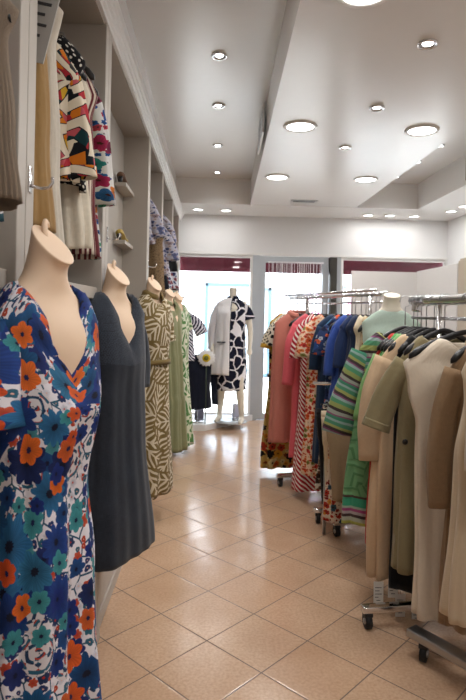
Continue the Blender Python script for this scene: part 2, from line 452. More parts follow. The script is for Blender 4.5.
def hanger(x, y, zrail, rz, label, group, half=.20, rr=.012, drop=.10, mat=None):
    """black suit hanger; its hook sits over a rail whose centre is zrail"""
    h = thing('hanger', label, 'hanger', (x, y, zrail - .135), rz, group)
    bm = bmesh.new(); rings = []
    N = 18
    for k in range(N + 1):
        u = -1 + 2 * k / N; w = abs(u)
        zz = -.012 - drop * (w ** 1.35); yy = -.012 * w * w
        th = .007 + .011 * w ** 2 ; hh = .012 + .010 * w
        if k in (0, N): th *= .4; hh *= .5
        rings.append([Vector((half * u, yy + th * math.cos(a), zz + hh * math.sin(a))) for a in (2 * PI * i / 10 for i in range(10))])
    loft(bm, rings); link('shoulder_bar', bm, mat or black_p, h)
    bm = bmesh.new(); top = .135
    tube(bm, [(0, 0, .0), (0, 0, top - rr - .028)] + arc((0, 0, top), rr + .004, -90, -90 + 1, 1)[:1] + arc((0, 0, top), rr + .004, -60, 190, 12), .0028, 6)
    link('hook', bm, steel, h); return h

def price_tag(parent, x, y, z, w=.045, h=.075, rz=0):
    bm = bmesh.new(); box(bm, x - w/2, x + w/2, y - .0008, y + .0008, z - h, z, 0)
    o = link('price_tag', bm, white_paper, parent, smooth=False); o['label'] = 'white paper price tag'
    bm = bmesh.new()
    for k, (a, b) in enumerate(((.15, .8), (.15, .6), (.15, .85), (.15, .5), (.3, .7))):
        zz = z - h * (.25 + .14 * k); box(bm, x - w/2 + w*a, x - w/2 + w*b, y - .0016, y - .0009, zz - .003, zz, 0)
    link('print', bm, ink, o, smooth=False)
    bm = bmesh.new(); tube(bm, [(x, y, z - .004), (x + .002, y + .004, z + .05)], .0008, 5); link('string', bm, black_m, o)
    return o

def garment(name, label, cat, group, x, y, ztop, rz, L, sw, mat, prof=None, sleeves=None, smat=None, dense=1.0, parent_loc=None, hem=None, cuff=None, collar=None, buttons=None, sside=(-1, 1), ssc=.8, far=1.0, **kw):
    g = thing(name, label, cat, (x, y, ztop - L), rz, group)
    if prof is None: prof = [(0, sw, .045), (.15, sw - .02, .05), (.6, sw - .01, .06), (1, sw + .01, .065)]
    o = cloth(link('body', body_bm(L, sw, prof, **kw), mat, g))
    drop = kw.get('drop', .09)
    if sleeves:
        for s in sside:
            pts, rs, fl = sleeves
            rs = [q * ssc for q in rs]; pts = [(p[0] * (.6 + .4 * ssc), *p[1:]) for p in pts]
            if s == 1 and far < 1: rs = [q * (.55 + .45 * far) for q in rs]; pts = [(p[0] * far, *p[1:]) for p in pts]
            p0 = (sw - .05 - (.03 if s == 1 and far < 1 else 0), L - drop * .75 - rs[0] * .75)
            bm, pe, re = sleeve_bm(s, p0, [(sw - .05 + a, p0[1] + b, *c) for a, b, *c in pts], rs, fl, kw.get('seed', 0) + s)
            so = cloth(link('sleeve', bm, smat or mat, g))
            if cuff:
                d = Vector((pts[-1][0], 0, pts[-1][1])) - (Vector((pts[-2][0], 0, pts[-2][1])) if len(pts) > 1 else Vector((0, 0, 0)))
                d.normalize(); bm, _, _ = sleeve_bm(s, (pe.x - d.x * .035, pe.z - d.z * .035), [(pe.x + d.x * .004, pe.z + d.z * .004)], [re * 1.05, re * 1.07], fl * 1.05, 3, fold=.03)
                c = cloth(link('cuff', bm, cuff, so)); c['label'] = 'turned cuff'
    if collar:
        bm = bmesh.new(); nw = kw.get('nw', .075); nd = kw.get('nd', .055); vn = kw.get('vneck', .06)
        rings = []
        for dz, k in ((0.0, 1.02), (.028, 1.0), (.02, 1.22), (-.012, 1.35)):
            rg = []
            for i in range(33):
                a = R(-75 + 330 * i / 32) 
                fr = max(0, -math.sin(a))
                rg.append(Vector((nw * k * math.cos(a), nd * k * math.sin(a), L + dz - fr * vn * .5)))
            rings.append(rg)
        loft(bm, rings, False, False, False); cloth(link('collar', bm, collar, g))
    if buttons:
        bmat, nb = buttons
        for k in range(nb):
            z = L - kw.get('vneck', .06) - .05 - k * .095
            a, b = interp(prof, 1 - z / (L - drop))
            bm = bmesh.new(); lathe(bm, [(.0001, 0), (.008, .0), (.009, .002), (.007, .004), (.0001, .003)], 12)
            bmesh.ops.rotate(bm, verts=bm.verts, cent=(0, 0, 0), matrix=Matrix.Rotation(R(90), 3, 'X'))
            link('button', bm, bmat, g, (0, -b - kw.get('fold', .014) * 1.2 - .002, z))
    return g

# ================================================================== STRUCTURE
XR, YB, YN, ZL, ZU = 3.30, 8.0, -2.6, 2.88, 3.20
CX = -.50        # wardrobe fronts
WH = 2.33        # head of the shop front
struct('floor', boxo('floor', M_floor(), -1.1, XR, YN, YB + .1, -.1, 0, bev=0))
struct('wall_left', boxo('wall_left', wall_white, -1.25, -1.08, YN, YB + .15, 0, 3.35, bev=0))
struct('wall_right', boxo('wall_right', wall_white, XR, XR + .12, YN, YB + .15, 0, 3.35, bev=0))
struct('wall_near', boxo('wall_near', wall_white, -1.1, XR, YN - .1, YN, 0, 3.35, bev=0))
# back wall above and beside the shop front
bm = bmesh.new()
box(bm, -1.08, XR, YB, YB + .15, WH, 3.35); box(bm, -1.08, -.54, YB, YB + .15, 0, WH)
struct('wall_back', link('wall_back', bm, wall_white, smooth=False))
# ceiling: raised bays with lowered satin bands
struct('ceiling', boxo('ceiling', ceil_mat, -1.08, XR, YN, YB, ZU, 3.35, bev=0))
bm = bmesh.new(); prism(bm, [(.26, YN), (1.77, YN), (1.775, 7.17), (.42, 7.17)], ZL, ZU + .01)
struct('trim_2', link('trim_2', bm, ceil_mat, smooth=False))
bm = bmesh.new(); box(bm, -1.08, XR, 7.17, YB, ZL, ZU + .01)
struct('trim_3', link('trim_3', bm, ceil_white, smooth=False))
bm = bmesh.new(); box(bm, 2.56, XR, YN, 7.17, ZL, ZU + .01)
struct('trim_4', link('trim_4', bm, ceil_white, smooth=False))
bm = bmesh.new(); box(bm, -1.08, CX - .02, YN, 7.17, ZL, ZU + .01)
struct('trim_5', link('trim_5', bm, ceil_mat, smooth=False))
# cornice over the wardrobes: stepped moulding
bm = bmesh.new()
zc = ZL - .10
pr = [(CX - .06, zc), (CX + .004, zc), (CX + .006, zc + .015), (CX + .016, zc + .02), (CX + .016, zc + .04), (CX + .026, zc + .045), (CX + .028, zc + .065), (CX + .038, zc + .07), (CX + .046, ZL), (CX - .06, ZL)]
loft(bm, [[Vector((x, y, z)) for x, z in pr] for y in (YN, YB)])
struct('trim_1', link('trim_1', bm, trim_m, smooth=False))
# closed base panel under the wardrobes
bm = bmesh.new(); box(bm, -.56, -.525, 2.66, 7.6, 0, .42); box(bm, -.56, -.517, 2.66, 7.6, 0, .07)
struct('baseboard_left', link('baseboard_left', bm, cab, smooth=False))

# ---- shop front
def window_frame(name, x0, x1, z0, z1, w, mat, y=YB, d=.07):
    bm = bmesh.new()
    box(bm, x0, x0 + w, y, y + d, z0, z1, .003); box(bm, x1 - w, x1, y, y + d, z0, z1, .003)
    box(bm, x0 + w, x1 - w, y, y + d, z1 - w, z1, .003); box(bm, x0 + w, x1 - w, y, y + d, z0, z0 + w, .003)
    return struct(name, link(name, bm, mat, smooth=False))
def pane(par, x0, x1, z0, z1, y):
    return boxo('pane', glass, x0, x1, y, y + .006, z0, z1, par, 0)
wn = window_frame('window_1', -.54, .525, .06, WH - .005, .035, trim_m); pane(wn, -.50, .49, .10, WH - .04, YB + .03)
struct('trim_6', boxo('trim_6', frame_m, .525, .62, YB - .01, YB + .12, 0, WH - .005))
dn = window_frame('door_1', .62, 1.60, .01, WH - .01, .085, frame_m); pane(dn, .735, 1.52, .09, WH - .09, YB + .03)
bm = bmesh.new(); tube(bm, [(1.50, YB + .01, .95), (1.50, YB - .06, .95), (1.50, YB - .06, 1.25), (1.50, YB + .01, 1.25)], .011, 8); link('handle', bm, steel, dn)
struct('door_2', boxo('door_2', dark_frame, 1.615, 1.71, YB - .05, YB + .1, 0, WH - .01))
struct('trim_7', boxo('trim_7', frame_m, 1.71, 1.775, YB - .01, YB + .12, 0, WH - .005))
wn2 = window_frame('window_2', 1.775, XR, .5, WH - .005, .035, trim_m); pane(wn2, 1.81, XR - .035, .54, WH - .04, YB + .03)
struct('wall_back_low', boxo('wall_back_low', wall_white, 1.775, XR, YB, YB + .15, 0, .5))
struct('trim_8', boxo('trim_8', trim_m, -.54, XR, YB - .02, YB, WH - .005, WH + .03))

# ---- outside
street = plain('pale_street_paving', hx('#c4c2be'), .9, 0, .1, .05)
struct('street_ground', boxo('street_ground', street, -9, 14, YB + .1, 26, -.15, -.02, bev=0)).name = 'floor_street'
fac = plain('white_street_facade', hx('#b4b6ba'), .9, 0, .1, .02)
fa = thing('building', 'bright white shop building across the street', 'building', (1.5, 13.5, 0))
boxo('facade', fac, -9, 9, 0, .5, 0, 7, fa, 0)
teal_f = plain('teal_grey_frame', hx('#3f5866'), .5, 0, .3, .03)
shade_gl = plain('pale_shop_glass', hx('#8f9aa4'), .1, 0, .5, .05)
def shopwin(x0, x1, z0, z1):
    bm = bmesh.new(); w = .07
    box(bm, x0, x0 + w, -.06, 0, z0, z1); box(bm, x1 - w, x1, -.06, 0, z0, z1); box(bm, x0, x1, -.06, 0, z1 - w, z1); box(bm, x0, x1, -.06, 0, z0, z0 + w)
    f = link('window', bm, teal_f, fa, smooth=False)
    boxo('pane', shade_gl, x0 + w, x1 - w, -.02, 0, z0 + w, z1 - w, f, 0); return f
shopwin(-1.74, -.50, .1, 2.2); shopwin(-.42, -.16, .0, 2.12); shopwin(1.0, 2.6, .1, 2.2)
wp = thing('poster', 'tall pale poster of a standing figure in the shop window across the street', 'poster', (.30, 13.40, .35))
boxo('stand', steel, -.02, .02, .004, .02, -.37, .1, wp, 0)
boxo('sheet', plain('pale_blue_paper', hx('#a9b4c2'), .7), -.30, .42, 0, .02, 0, 1.65, wp, 0)
bm = bmesh.new()
loft(bm, [[Vector((.06 + a * math.cos(t), -.006, z + b * math.sin(t))) for t in (2 * PI * i / 16 for i in range(16))] + [] for z, a, b in ((1.25, .001, .001), (1.25, .12, .16))], False, False)
link('hair_print', bm, plain('brown_print', hx('#5a4c48'), .8), wp)
bm = bmesh.new(); prism(bm, [(-.10, -.008), (.22, -.008), (.22, -.004), (-.10, -.004)], .45, 1.08); link('dress_print', bm, plain('grey_blue_ink', hx('#5d6a80'), .8), wp, smooth=False)
awn = plain('burgundy_fabric', hx('#5a1f2c'), .8, 0, .2, .06)
for k, (a, b, lab) in enumerate(((-.6, .58, 'burgundy awning valance outside the display window with the mannequin'), (.66, 1.70, 'burgundy awning valance outside behind the string curtain'), (1.76, 3.4, 'burgundy awning valance outside the right-hand window'))):
    bm = bmesh.new(); N = 24
    loft(bm, [[Vector((a + (b - a) * i / N, YB + .22 + .006 * math.sin(i * 1.7) + d, z)) for d, z in ((0, 2.10), (0, 2.2), (-.02, 2.34), (-.05, 2.42), (-.05, 2.40), (-.005, 2.335), (.012, 2.2), (.012, 2.10))] for i in range(N + 1)])
    tag(link('awning', bm, awn), lab, 'awning', 'burgundy awnings')
lil = plain('lilac_poster', hx('#c7a6cf'), .7, 0, .2, .05); pinkp = plain('magenta_lettering', hx('#b03a8c'), .7, 0, .2, .05)
po = thing('poster', 'lilac and white sale poster standing outside behind the glass door', 'poster', (1.93, 10.4, 1.42))
boxo('sheet', white_paper, -.30, .12, 0, .02, -.1, .75, po, 0); boxo('picture', lil, -.27, -.12, -.004, 0, .36, .62, po, 0); boxo('picture', lil, -.08, .08, -.004, 0, .30, .66, po, 0)
boxo('pole', steel, -.1, -.08, .005, .02, -1.42, -.1, po, 0)
cu = bpy.data.curves.new('lettering', 'FONT'); cu.body = 'OS'; cu.size = .2; cu.extrude = .002
tx = bpy.data.objects.new('lettering', cu); COL.objects.link(tx); tx.data.materials.append(pinkp); tx.parent = po; tx.location = (-.17, -.006, .02); tx.rotation_euler = (R(90), 0, 0)
tx_me = bpy.data.meshes.new_from_object(tx); ob = bpy.data.objects.new('lettering', tx_me); COL.objects.link(ob); ob.parent = po; ob.location = tx.location; ob.rotation_euler = tx.rotation_euler; bpy.data.objects.remove(tx); ob.name = 'lettering'
bp = thing('banner', 'narrow white pink and blue banner seen through the right-hand window', 'banner', (2.52, 10.4, 1.3))
boxo('cloth', white_paper, -.10, .10, 0, .015, 0, .85, bp, 0); boxo('stripe', plain('pink_print', hx('#e09cc0'), .8), -.08, -.02, -.003, 0, .1, .8, bp, 0); boxo('stripe', plain('blue_print', hx('#8ab4e0'), .8), .02, .08, -.003, 0, .2, .75, bp, 0)
boxo('pole', steel, -.012, .012, .016, .03, -1.3, .85, bp, 0)

# string curtain on the door
rng = random.Random(4); bm = bmesh.new(); x = .75
while x < 1.5:
    r = rng.choice((.003, .0045, .006)); tube(bm, [(x, YB - .03, 2.235), (x + .003, YB - .03, 1.7), (x + rng.uniform(-.006, .006), YB - .03, .9)], r, 6); x += rng.choice((.018, .03, .045))
box(bm, .74, 1.52, YB - .035, YB, 2.225, 2.245)
tag(link('string_curtain', bm, plain('white_string', hx('#e8e6ea'), .8)), 'white string curtain hanging over the glass door', 'curtain', None, 'stuff')

# display platform
bm = bmesh.new(); prism(bm, [(-.50, 7.19), (-.09, 7.23), (.56, 7.98), (-.50, 7.98)], 0, .08)
pl = tag(link('display_platform', bm, plain('white_platform', hx('#d9d9da'), .35, 0, .4), smooth=False), 'low white angled platform in the window under the mannequin', 'platform')

# ================================================================== CEILING LIGHTS
def downlight(x, y, z, r, watts, big, label, group):
    t = thing('downlight', label, 'ceiling light', (x, y, z), 0, group)
    bm = bmesh.new(); lathe(bm, [(r * 1.0, -.001), (r * 1.22, -.001), (r * 1.25, -.005), (r * 1.18, -.012), (r * 1.02, -.010)], 36) if False else None
    rings = [[Vector((rr * math.cos(2 * PI * k / 36), rr * math.sin(2 * PI * k / 36), zz)) for k in range(36)] for rr, zz in ((r * .98, -.002), (r * 1.0, -.010), (r * 1.18, -.014), (r * 1.25, -.004), (r * 1.24, 0))]
    loft(bm, rings, False, False); link('trim_ring', bm, trim_m if big else chrome, t)
    rl = r * (.98 if big else .62)
    bm = bmesh.new(); lathe(bm, [(rl, -.001), (rl, -.007), (rl * .6, -.009), (.0005, -.0095)], 32); link('diffuser', bm, lamp_big if big else lamp_small, t)
    if not big:
        rings = [[Vector((rr * math.cos(2 * PI * k / 28), rr * math.sin(2 * PI * k / 28), zz)) for k in range(28)] for rr, zz in ((rl, -.001), (rl * 1.1, -.006), (r, -.010))]
        bm = bmesh.new(); loft(bm, rings, False, False); link('reflector', bm, steel, t)
    l = bpy.data.lights.new('lamp', 'SPOT' if not big else 'AREA')
    l.energy = watts; l.color = LAMP
    if big: l.shape = 'DISK'; l.size = r * 1.9
    else: l.spot_size = R(125); l.spot_blend = .7; l.shadow_soft_size = .03
    o = bpy.data.objects.new('lamp', l); COL.objects.link(o); o.parent = t; o.location = (0, 0, -.02)
    return t
BG, SG = 'large round ceiling lights', 'small halogen ceiling spots'
for x, y, lab in ((.592, 4.107, 'large round ceiling light on the left of the nearer pair'), (1.487, 4.108, 'large round ceiling light on the right of the nearer pair'), (.594, 5.66, 'large round ceiling light on the left of the farther pair'),
                  (1.486, 5.65, 'large round ceiling light on the right of the farther pair'), (.60, 2.365, 'large round ceiling light cut off by the top edge of the photo')):
    downlight(x, y, ZL, .099, BIG_W, True, lab, BG)
for x, y in ((1.48, 2.42), (.6, .8), (1.48, .8), (.6, -.9), (1.48, -.9)):
    downlight(x, y, ZL, .105, BIG_W * .6, True, 'large round ceiling light behind the photographer', 'ceiling lights behind the photographer')
for i, y in enumerate((3.721, 4.621, 5.73, 6.837)):
    downlight(-.005, y, ZU, .042, SMALL_W, False, ('nearest', 'second', 'third', 'farthest')[i] + ' small spot in the raised left ceiling bay', SG)
for i, y in enumerate((2.796, 3.683, 4.585)):
    downlight(1.032, y, ZL, .040, SMALL_W, False, ('nearest', 'middle', 'farthest')[i] + ' small chrome spot in the lowered middle ceiling band', SG)
for i, y in enumerate((5.5, 6.1, 6.82)):
    downlight(2.165, y, ZU, .042, SMALL_W, False, ('nearest', 'middle', 'farthest')[i] + ' small spot in the raised right ceiling bay', SG)
for x, y, lab in ((-.25, 7.57, 'left spot of the pair above the display window'), (.122, 7.59, 'right spot of the pair above the display window'), (2.06, 7.67, 'left spot of the three above the right-hand window'), (2.35, 7.64, 'middle spot of the three above the right-hand window'),
                  (2.687, 7.66, 'right spot of the three above the right-hand window'), (3.015, 7.223, 'farther spot on the white band along the right wall'), (3.03, 6.87, 'nearer spot on the white band along the right wall')):
    downlight(x, y, ZL, .06, SMALL_W * .35, True, lab, 'spots along the lowered ceiling edge')
for y in (2.7, 1.6, .4, -1.2):
    downlight(-.005, y, ZU, .042, SMALL_W, False, 'small spot of the left bay above the photographer', 'spots above the photographer')
for x, y in ((2.165, 4.0), (2.165, 2.4), (2.165, .4)):
    downlight(x, y, ZU, .042, SMALL_W, False, 'small spot of the right bay outside the frame', 'spots outside the frame')
# vents
v = thing('air_vent', 'small slotted air vent in the ceiling near the back wall', 'vent', (1.05, 6.84, ZL))
boxo('frame', steel, -.16, .16, -.06, .06, -.008, 0, v); boxo('slot', black_m, -.13, .13, -.035, -.01, -.0095, -.008, v, 0); boxo('slot', black_m, -.13, .13, .01, .035, -.0095, -.008, v, 0)
v = thing('air_grille', 'upright grille on the side of the lowered ceiling band', 'vent', (.362, 4.75, 2.93))
v.rotation_euler.z = R(-.95)
boxo('frame', trim_m, -.012, 0.0, -.32, .32, 0, .24, v)
bm = bmesh.new()
for k in range(6): box(bm, -.016, -.012, -.29, .29, .02 + k * .035, .04 + k * .035)
link('slats', bm, steel, v, smooth=False)
v = thing('air_grille', 'bronze grille high at the right edge under the ceiling', 'vent', (2.555, 5.7, 2.95))
boxo('frame', plain('bronze', hx('#6d5238'), .4, .4), -.012, 0, -.35, .05, -.03, .2, v)

# ================================================================== WARDROBES
def wardrobe(y0, y1, label, shelf_z, depth=.5, hooks=True, rail=True):
    t = thing('wardrobe_unit', label, 'wardrobe', (CX, y0, 0), 0, 'built-in wardrobe bays along the left wall')
    xb = -depth; L_ = y1 - y0; z0, z1 = 0, ZL - .08; w = .064
    boxo('side_panel', cab, xb, 0, 0, w, z0, z1, t, .004); boxo('side_panel', cab, xb, 0, L_ - w, L_ - .001, z0, z1, t, .004)
    boxo('back_panel', cab_in, xb, xb + .02, w, L_ - w, z0, z1, t, 0)
    boxo('top_panel', cab_in, xb, -.01, w, L_ - w, z1 - .03, z1, t, 0)
    for sz in shelf_z:
        bm = bmesh.new(); box(bm, xb + .02, -.045, w, L_ - w, sz - .03, sz); box(bm, -.045, -.02, w, L_ - w, sz - .045, sz + .005, .004)
        link('shelf', bm, cab, t, smooth=False)
    if rail:
        bm = bmesh.new(); tube(bm, [(-.20, w - .01, 2.66), (-.20, L_ - w + .01, 2.66)], .011, 10); link('clothes_rail', bm, chrome, t)
    if hooks:
        bm = bmesh.new(); zz = 1.86
        box(bm, 0, .004, .012, .034, zz - .035, zz + .035, .001)
        tube(bm, [(.004, .023, zz - .015), (.03, .023, zz - .022), (.052, .023, zz - .02), (.062, .023, zz - .005), (.06, .023, zz + .008)], .0045, 8)
        h = link('hook', bm, chrome, t); h['label'] = 'small chrome coat hook'
    return t
wardrobe(.40, 1.503, 'nearest wardrobe bay at the left edge, cut off by the frame', [1.61])
wardrobe(1.505, 2.579, 'wardrobe bay above the blue floral dress, hung with bright printed blouses', [1.61])
wardrobe(2.581, 4.198, 'wardrobe bay above the navy dress, with shoes on small shelves', [], depth=.20, rail=False)
wu = bpy.data.objects['wardrobe_unit.002']
for sz in (2.36, 1.98): boxo('shelf', cab, -.18, -.10, 1.18, 1.55, sz - .025, sz, wu)
wardrobe(4.20, 5.248, 'wardrobe bay above the khaki leaf-print dress', [1.55])
wardrobe(5.25, 6.498, 'wardrobe bay above the sage green dress, with a black skirt', [1.55])
wardrobe(6.50, 7.60, 'farthest wardrobe bay next to the display window', [1.55])

# ================================================================== MANNEQUINS ON THE LEFT
def torso_form(x, y, ztop, rz, label, group, mat, s=1.0, hook=True, name='torso_form', tilt=.05, low=.62):
    """hanging half-body form: slanted neck, shoulders, bust, waist, hips; origin at its lower edge"""
    t = thing(name, label, 'mannequin', (x, y, ztop - low * s), rz, group)
    top = low
    rows = [(0, .145, .080, 0), (.10, .135, .080, 0), (.22, .110, .066, 0), (.33, .126, .078, -.008), (.40, .138, .080, -.010), (.45, .146, .064, 0), (.475, .142, .054, .004), (.495, .128, .050, .008), (.512, .108, .048, .010), (.530, .084, .050, .010),
            (.548, .066, .050, .008), (.566, .057, .048, .004), (.60, .052, .047, -.006), (.630, .0525, .049, -.016), (.635, .053, .050, -.0175), (.6352, .048, .046, -.0175), (.636, .02, .02, -.0175)]
    bm = bmesh.new(); rings = []; n = 36
    for i, (z, a, b, cy) in enumerate(rows):
        rg = []
        for k in range(n):
            th = 2 * PI * k / n; sl = 0
            if i >= len(rows) - 5: sl = tilt * math.sin(th) * b / .05 * (.35 if i == len(rows) - 5 else 1)
            rg.append(Vector((a * math.cos(th) * s, (cy + b * math.sin(th)) * s, (z + sl) * s)))
        rings.append(rg)
    loft(bm, rings); o = link('body', bm, mat, t)
    o.modifiers.new('smooth', 'SUBSURF').render_levels = 1
    if hook:
        bm = bmesh.new()
        tube(bm, [(0, .0, .60 * s), (0, .01, .668 * s), (.004, .014, .685 * s), (.012, .018, .694 * s), (.021, .02, .69 * s), (.025, .02, .68 * s)], [.009, .008, .007, .007, .006, .005], 10); link('hook', bm, mat, t)
    return t
MG = 'beige hanging torso forms along the wardrobes'

# 1 blue floral maxi
MB = M_blue_floral(); bx, by, brz = -.42, 1.43, R(66)
torso_form(bx, by, 1.665, brz, 'nearest beige torso form wearing the blue floral dress', MG, skin_m)
DP = [(0, .175, .080), (.07, .172, .088), (.16, .158, .108), (.30, .135, .092), (.45, .155, .11), (1, .185, .15)]
g = garment('floral_dress', 'long blue dress with orange flowers and deep V neck, nearest on the left', 'dress', None, bx, by, 1.585, brz, 1.48, .175, MB,
    prof=DP, vneck=.19, nw=.098, nd=.062, drop=.10, backneck=.02, fold=.016, bust=.018, seed=5, seg=96, rows=60, kf=(8, 13),
    sleeves=([(.035, -.06), (.05, -.14), (.055, -.21)], [.06, .075, .09, .10], .8), ssc=.9, far=.25)
# navy
nx, ny, nrz = -.45, 2.57, R(62)
torso_form(nx, ny, 1.665, nrz, 'second beige torso form wearing the navy linen dress', MG, skin_m)
NL = M_navy_linen()
g = garment('linen_dress', 'dark navy linen knee-length dress with V neck beside the floral dress', 'dress', None, nx, ny, 1.60, nrz, 1.15, .195, NL,
    prof=[(0, .195, .080), (.10, .19, .09), (.25, .178, .108), (.5, .185, .115), (1, .24, .165)], vneck=.19, nw=.092, nd=.062, drop=.10, backneck=.02, fold=.010, bust=.015, seed=9, seg=96, rows=50, kf=(5, 9),
    sleeves=([(.04, -.10), (.055, -.22), (.05, -.34)], [.055, .066, .072, .076], .8))
# khaki leaf dress
kx, ky, krz = -.455, 4.17, R(55)
torso_form(kx, ky, 1.70, krz, 'beige torso form wearing the khaki leaf-print dress', MG, skin_m)
KM = M_palm('khaki_palm_print', hx('#77643c'), hx('#cfc3ab'), 6.5, 17., .25)
g = garment('shirt_dress', 'khaki brown shirt dress with white palm-leaf lines and tied waist', 'dress', None, kx, ky, 1.64, krz, 1.44, .175, KM,
    prof=[(0, .175, .080), (.10, .168, .10), (.30, .145, .095), (.35, .15, .10), (1, .20, .14)], vneck=.07, nw=.066, nd=.058, drop=.09, fold=.012, seed=12, kf=(6, 10), collar=KM, bust=.012,
    sleeves=([(.05, -.10), (.06, -.24)], [.062, .068, .074], .8), cuff=KM)
bm = bmesh.new(); loft(bm, [[Vector((.158 * math.cos(a) * k, .112 * math.sin(a) * k, .93 + dz)) for a in (2 * PI * i / 40 for i in range(40))] for dz, k in ((0, 1), (.0, 1.05), (.035, 1.05), (.035, 1))], False, False); link('belt', bm, KM, g)
# sage
sx, sy, srz = -.43, 5.20, R(58)
torso_form(sx, sy, 1.68, srz, 'beige torso form wearing the plain sage green dress', MG, skin_m)
SG_ = fabric('sage_linen', hx('#888a66'), .9, 900, .08)
garment('tiered_dress', 'plain sage green tiered dress behind the khaki leaf-print dress', 'dress', None, sx, sy, 1.62, srz, 1.36, .172, SG_,
    prof=[(0, .172, .080), (.14, .165, .10), (.30, .16, .105), (.33, .175, .115), (.62, .19, .135), (.64, .2, .15), (1, .225, .165)], vneck=.10, nw=.066, drop=.09, fold=.018, seed=14, kf=(11, 17), collar=SG_)
# white green leaf
gx, gy, grz = -.40, 6.05, R(55)
torso_form(gx, gy, 1.66, grz, 'farthest beige torso form, wearing the white and green leaf dress', MG, skin_m)
garment('leaf_dress', 'white dress with green leaf print, farthest of the dresses on the left', 'dress', None, gx, gy, 1.60, grz, 1.50, .172, M_palm('green_palm_print', hx('#cfd2bc'), hx('#55824a'), 7, 9., .2),
    prof=[(0, .172, .080), (.12, .165, .10), (.35, .15, .10), (1, .225, .16)], vneck=.08, nw=.066, drop=.09, fold=.014, seed=15, sleeves=([(.05, -.08), (.07, -.18)], [.062, .075, .085], .8))
# zebra top
garment('zebra_blouse', 'navy and white zebra-striped blouse hanging beyond the leaf dress', 'blouse', None, -.44, 6.75, 1.55, R(10), .62, .20, M_stripes('zebra_print', [(0, hx('#dcdce6')), (.5, hx('#16183a'))], 24., 'v', .9, 0, .06),
    fold=.012, seed=16, sleeves=([(.09, -.07), (.16, -.19)], [.075, .085, .095], .5))
hanger(-.44, 6.75, 1.68, R(10), 'black hanger inside the zebra-striped blouse', 'hangers in the wardrobes', .19)
bm = bmesh.new(); tube(bm, [(-.52, 6.75, 1.68), (-.36, 6.75, 1.68)], .011, 8)
tag(link('display_bracket', bm, chrome), 'short chrome bracket holding the zebra-striped blouse', 'bracket')

# ================================================================== CLOTHES IN THE WARDROBES
WG = 'clothes hung in the upper wardrobe bays'; ZR = 2.66
RX = -.70
def wclothes(name, label, cat, y, L, sw, mat, hlabel, ztop=2.52, rz=0, x=RX, **kw):
    garment(name, label, cat, WG, x, y, ztop, rz, L, sw, mat, **kw)
    hanger(x, y, ztop + .135, rz, hlabel, 'hangers in the wardrobes', min(.19, sw - .01), .011)
# nearest bay, cut by the frame
wclothes('knit_top', 'beige knit sleeveless top at the very left edge of the photo', 'top', 1.22, .50, .19, fabric('beige_knit', hx('#b8a48e'), .95, 900, .1, True), 'hanger under the beige knit top at the left edge', x=-.62, ztop=2.24, seed=18)
wclothes('patch_top', 'multicoloured patch-print top behind the beige knit at the left edge', 'top', 1.34, .52, .19, M_multi('patch_print', hx('#30505c'), [hx('#b8475c'), hx('#3a6a74'), hx('#cfd0d4'), hx('#26303a')], [hx('#c8c8cc'), hx('#c45a70')], 8, 14), 'hanger under the patch-print top at the left edge', x=-.70, ztop=2.24, seed=19)
# second bay
wclothes('camel_dress', 'camel coloured garment half hidden behind the near wardrobe post', 'dress', 1.66, .78, .18, fabric('camel_cloth', hx('#9a7a4c'), .9), 'hanger of the camel garment behind the post', x=-.668)
wclothes('ivory_dress', 'ivory garment between the camel one and the tropical blouse', 'dress', 1.76, .86, .18, fabric('ivory_cloth', hx('#c4bcae'), .9), 'hanger of the ivory garment beside the camel one', x=-.665)
wclothes('tropical_blouse', 'cream blouse with bold tropical leaf print and red lining', 'blouse', 1.98, .48, .165, M_leaf_blouse(), 'hanger of the tropical leaf blouse', x=-.648, ztop=2.44, seed=21, fold=.012, drop=.12,
    sleeves=([(.035, -.15), (.055, -.34)], [.062, .07, .078], .5), cuff=M_leaf_blouse())
wclothes('black_cardigan', 'black and white spotted cardigan behind the tropical blouse', 'cardigan', 2.06, .55, .165, M_polka('black_white_spots', hx('#17161a'), hx('#d6d2c8'), 30, .22, .6), 'hanger of the black and white spotted cardigan', x=-.65, ztop=2.50, seed=20)
wclothes('white_trousers', 'ivory wide-leg trousers hanging below the tropical blouse', 'trousers', 2.12, .74, .165, fabric('ivory_linen', hx('#d3cab8'), .9), 'hanger of the ivory trousers below the tropical blouse', x=-.645, ztop=2.48, fold=.02, seed=22, drop=.16)
wclothes('striped_skirt', 'burgundy and cream striped skirt beside the ivory trousers', 'skirt', 2.21, .80, .175, M_stripes('burgundy_stripes', [(0, hx('#63282f')), (.5, hx('#cdc1b1'))], 44, 'u'), 'hanger of the burgundy striped skirt', x=-.645, ztop=2.52, fold=.012, seed=23, drop=.18)
wclothes('green_print_shirt', 'pale green printed shirt behind the tropical blouse', 'shirt', 2.30, .66, .17, M_multi('green_floral_print', hx('#a2a66c'), [hx('#7c9a58'), hx('#b8b886'), hx('#8a5a60')], [hx('#5f7c4a'), hx('#c8c69a')], 16, 26), 'hanger of the pale green printed shirt', x=-.665, ztop=2.53, seed=24, drop=.16)
PAI = M_multi('paisley_print', hx('#cdccca'), [hx('#2f5c8c'), hx('#98244a'), hx('#2c7c78'), hx('#34508c'), hx('#c4702c'), hx('#7a2848')], [hx('#2f5f94'), hx('#4a9a78'), hx('#b03c4c'), hx('#24508a'), hx('#24508a'), hx('#dcdcdc')], 14, 34, 5)
wclothes('paisley_blouse', 'white blouse with blue and red paisley print beside the second post', 'blouse', 2.43, .80, .175, PAI, 'hanger of the paisley blouse', x=-.675, ztop=2.54, seed=25, fold=.014, drop=.14,
    sleeves=([(.035, -.17), (.06, -.44)], [.06, .07, .078], .5))
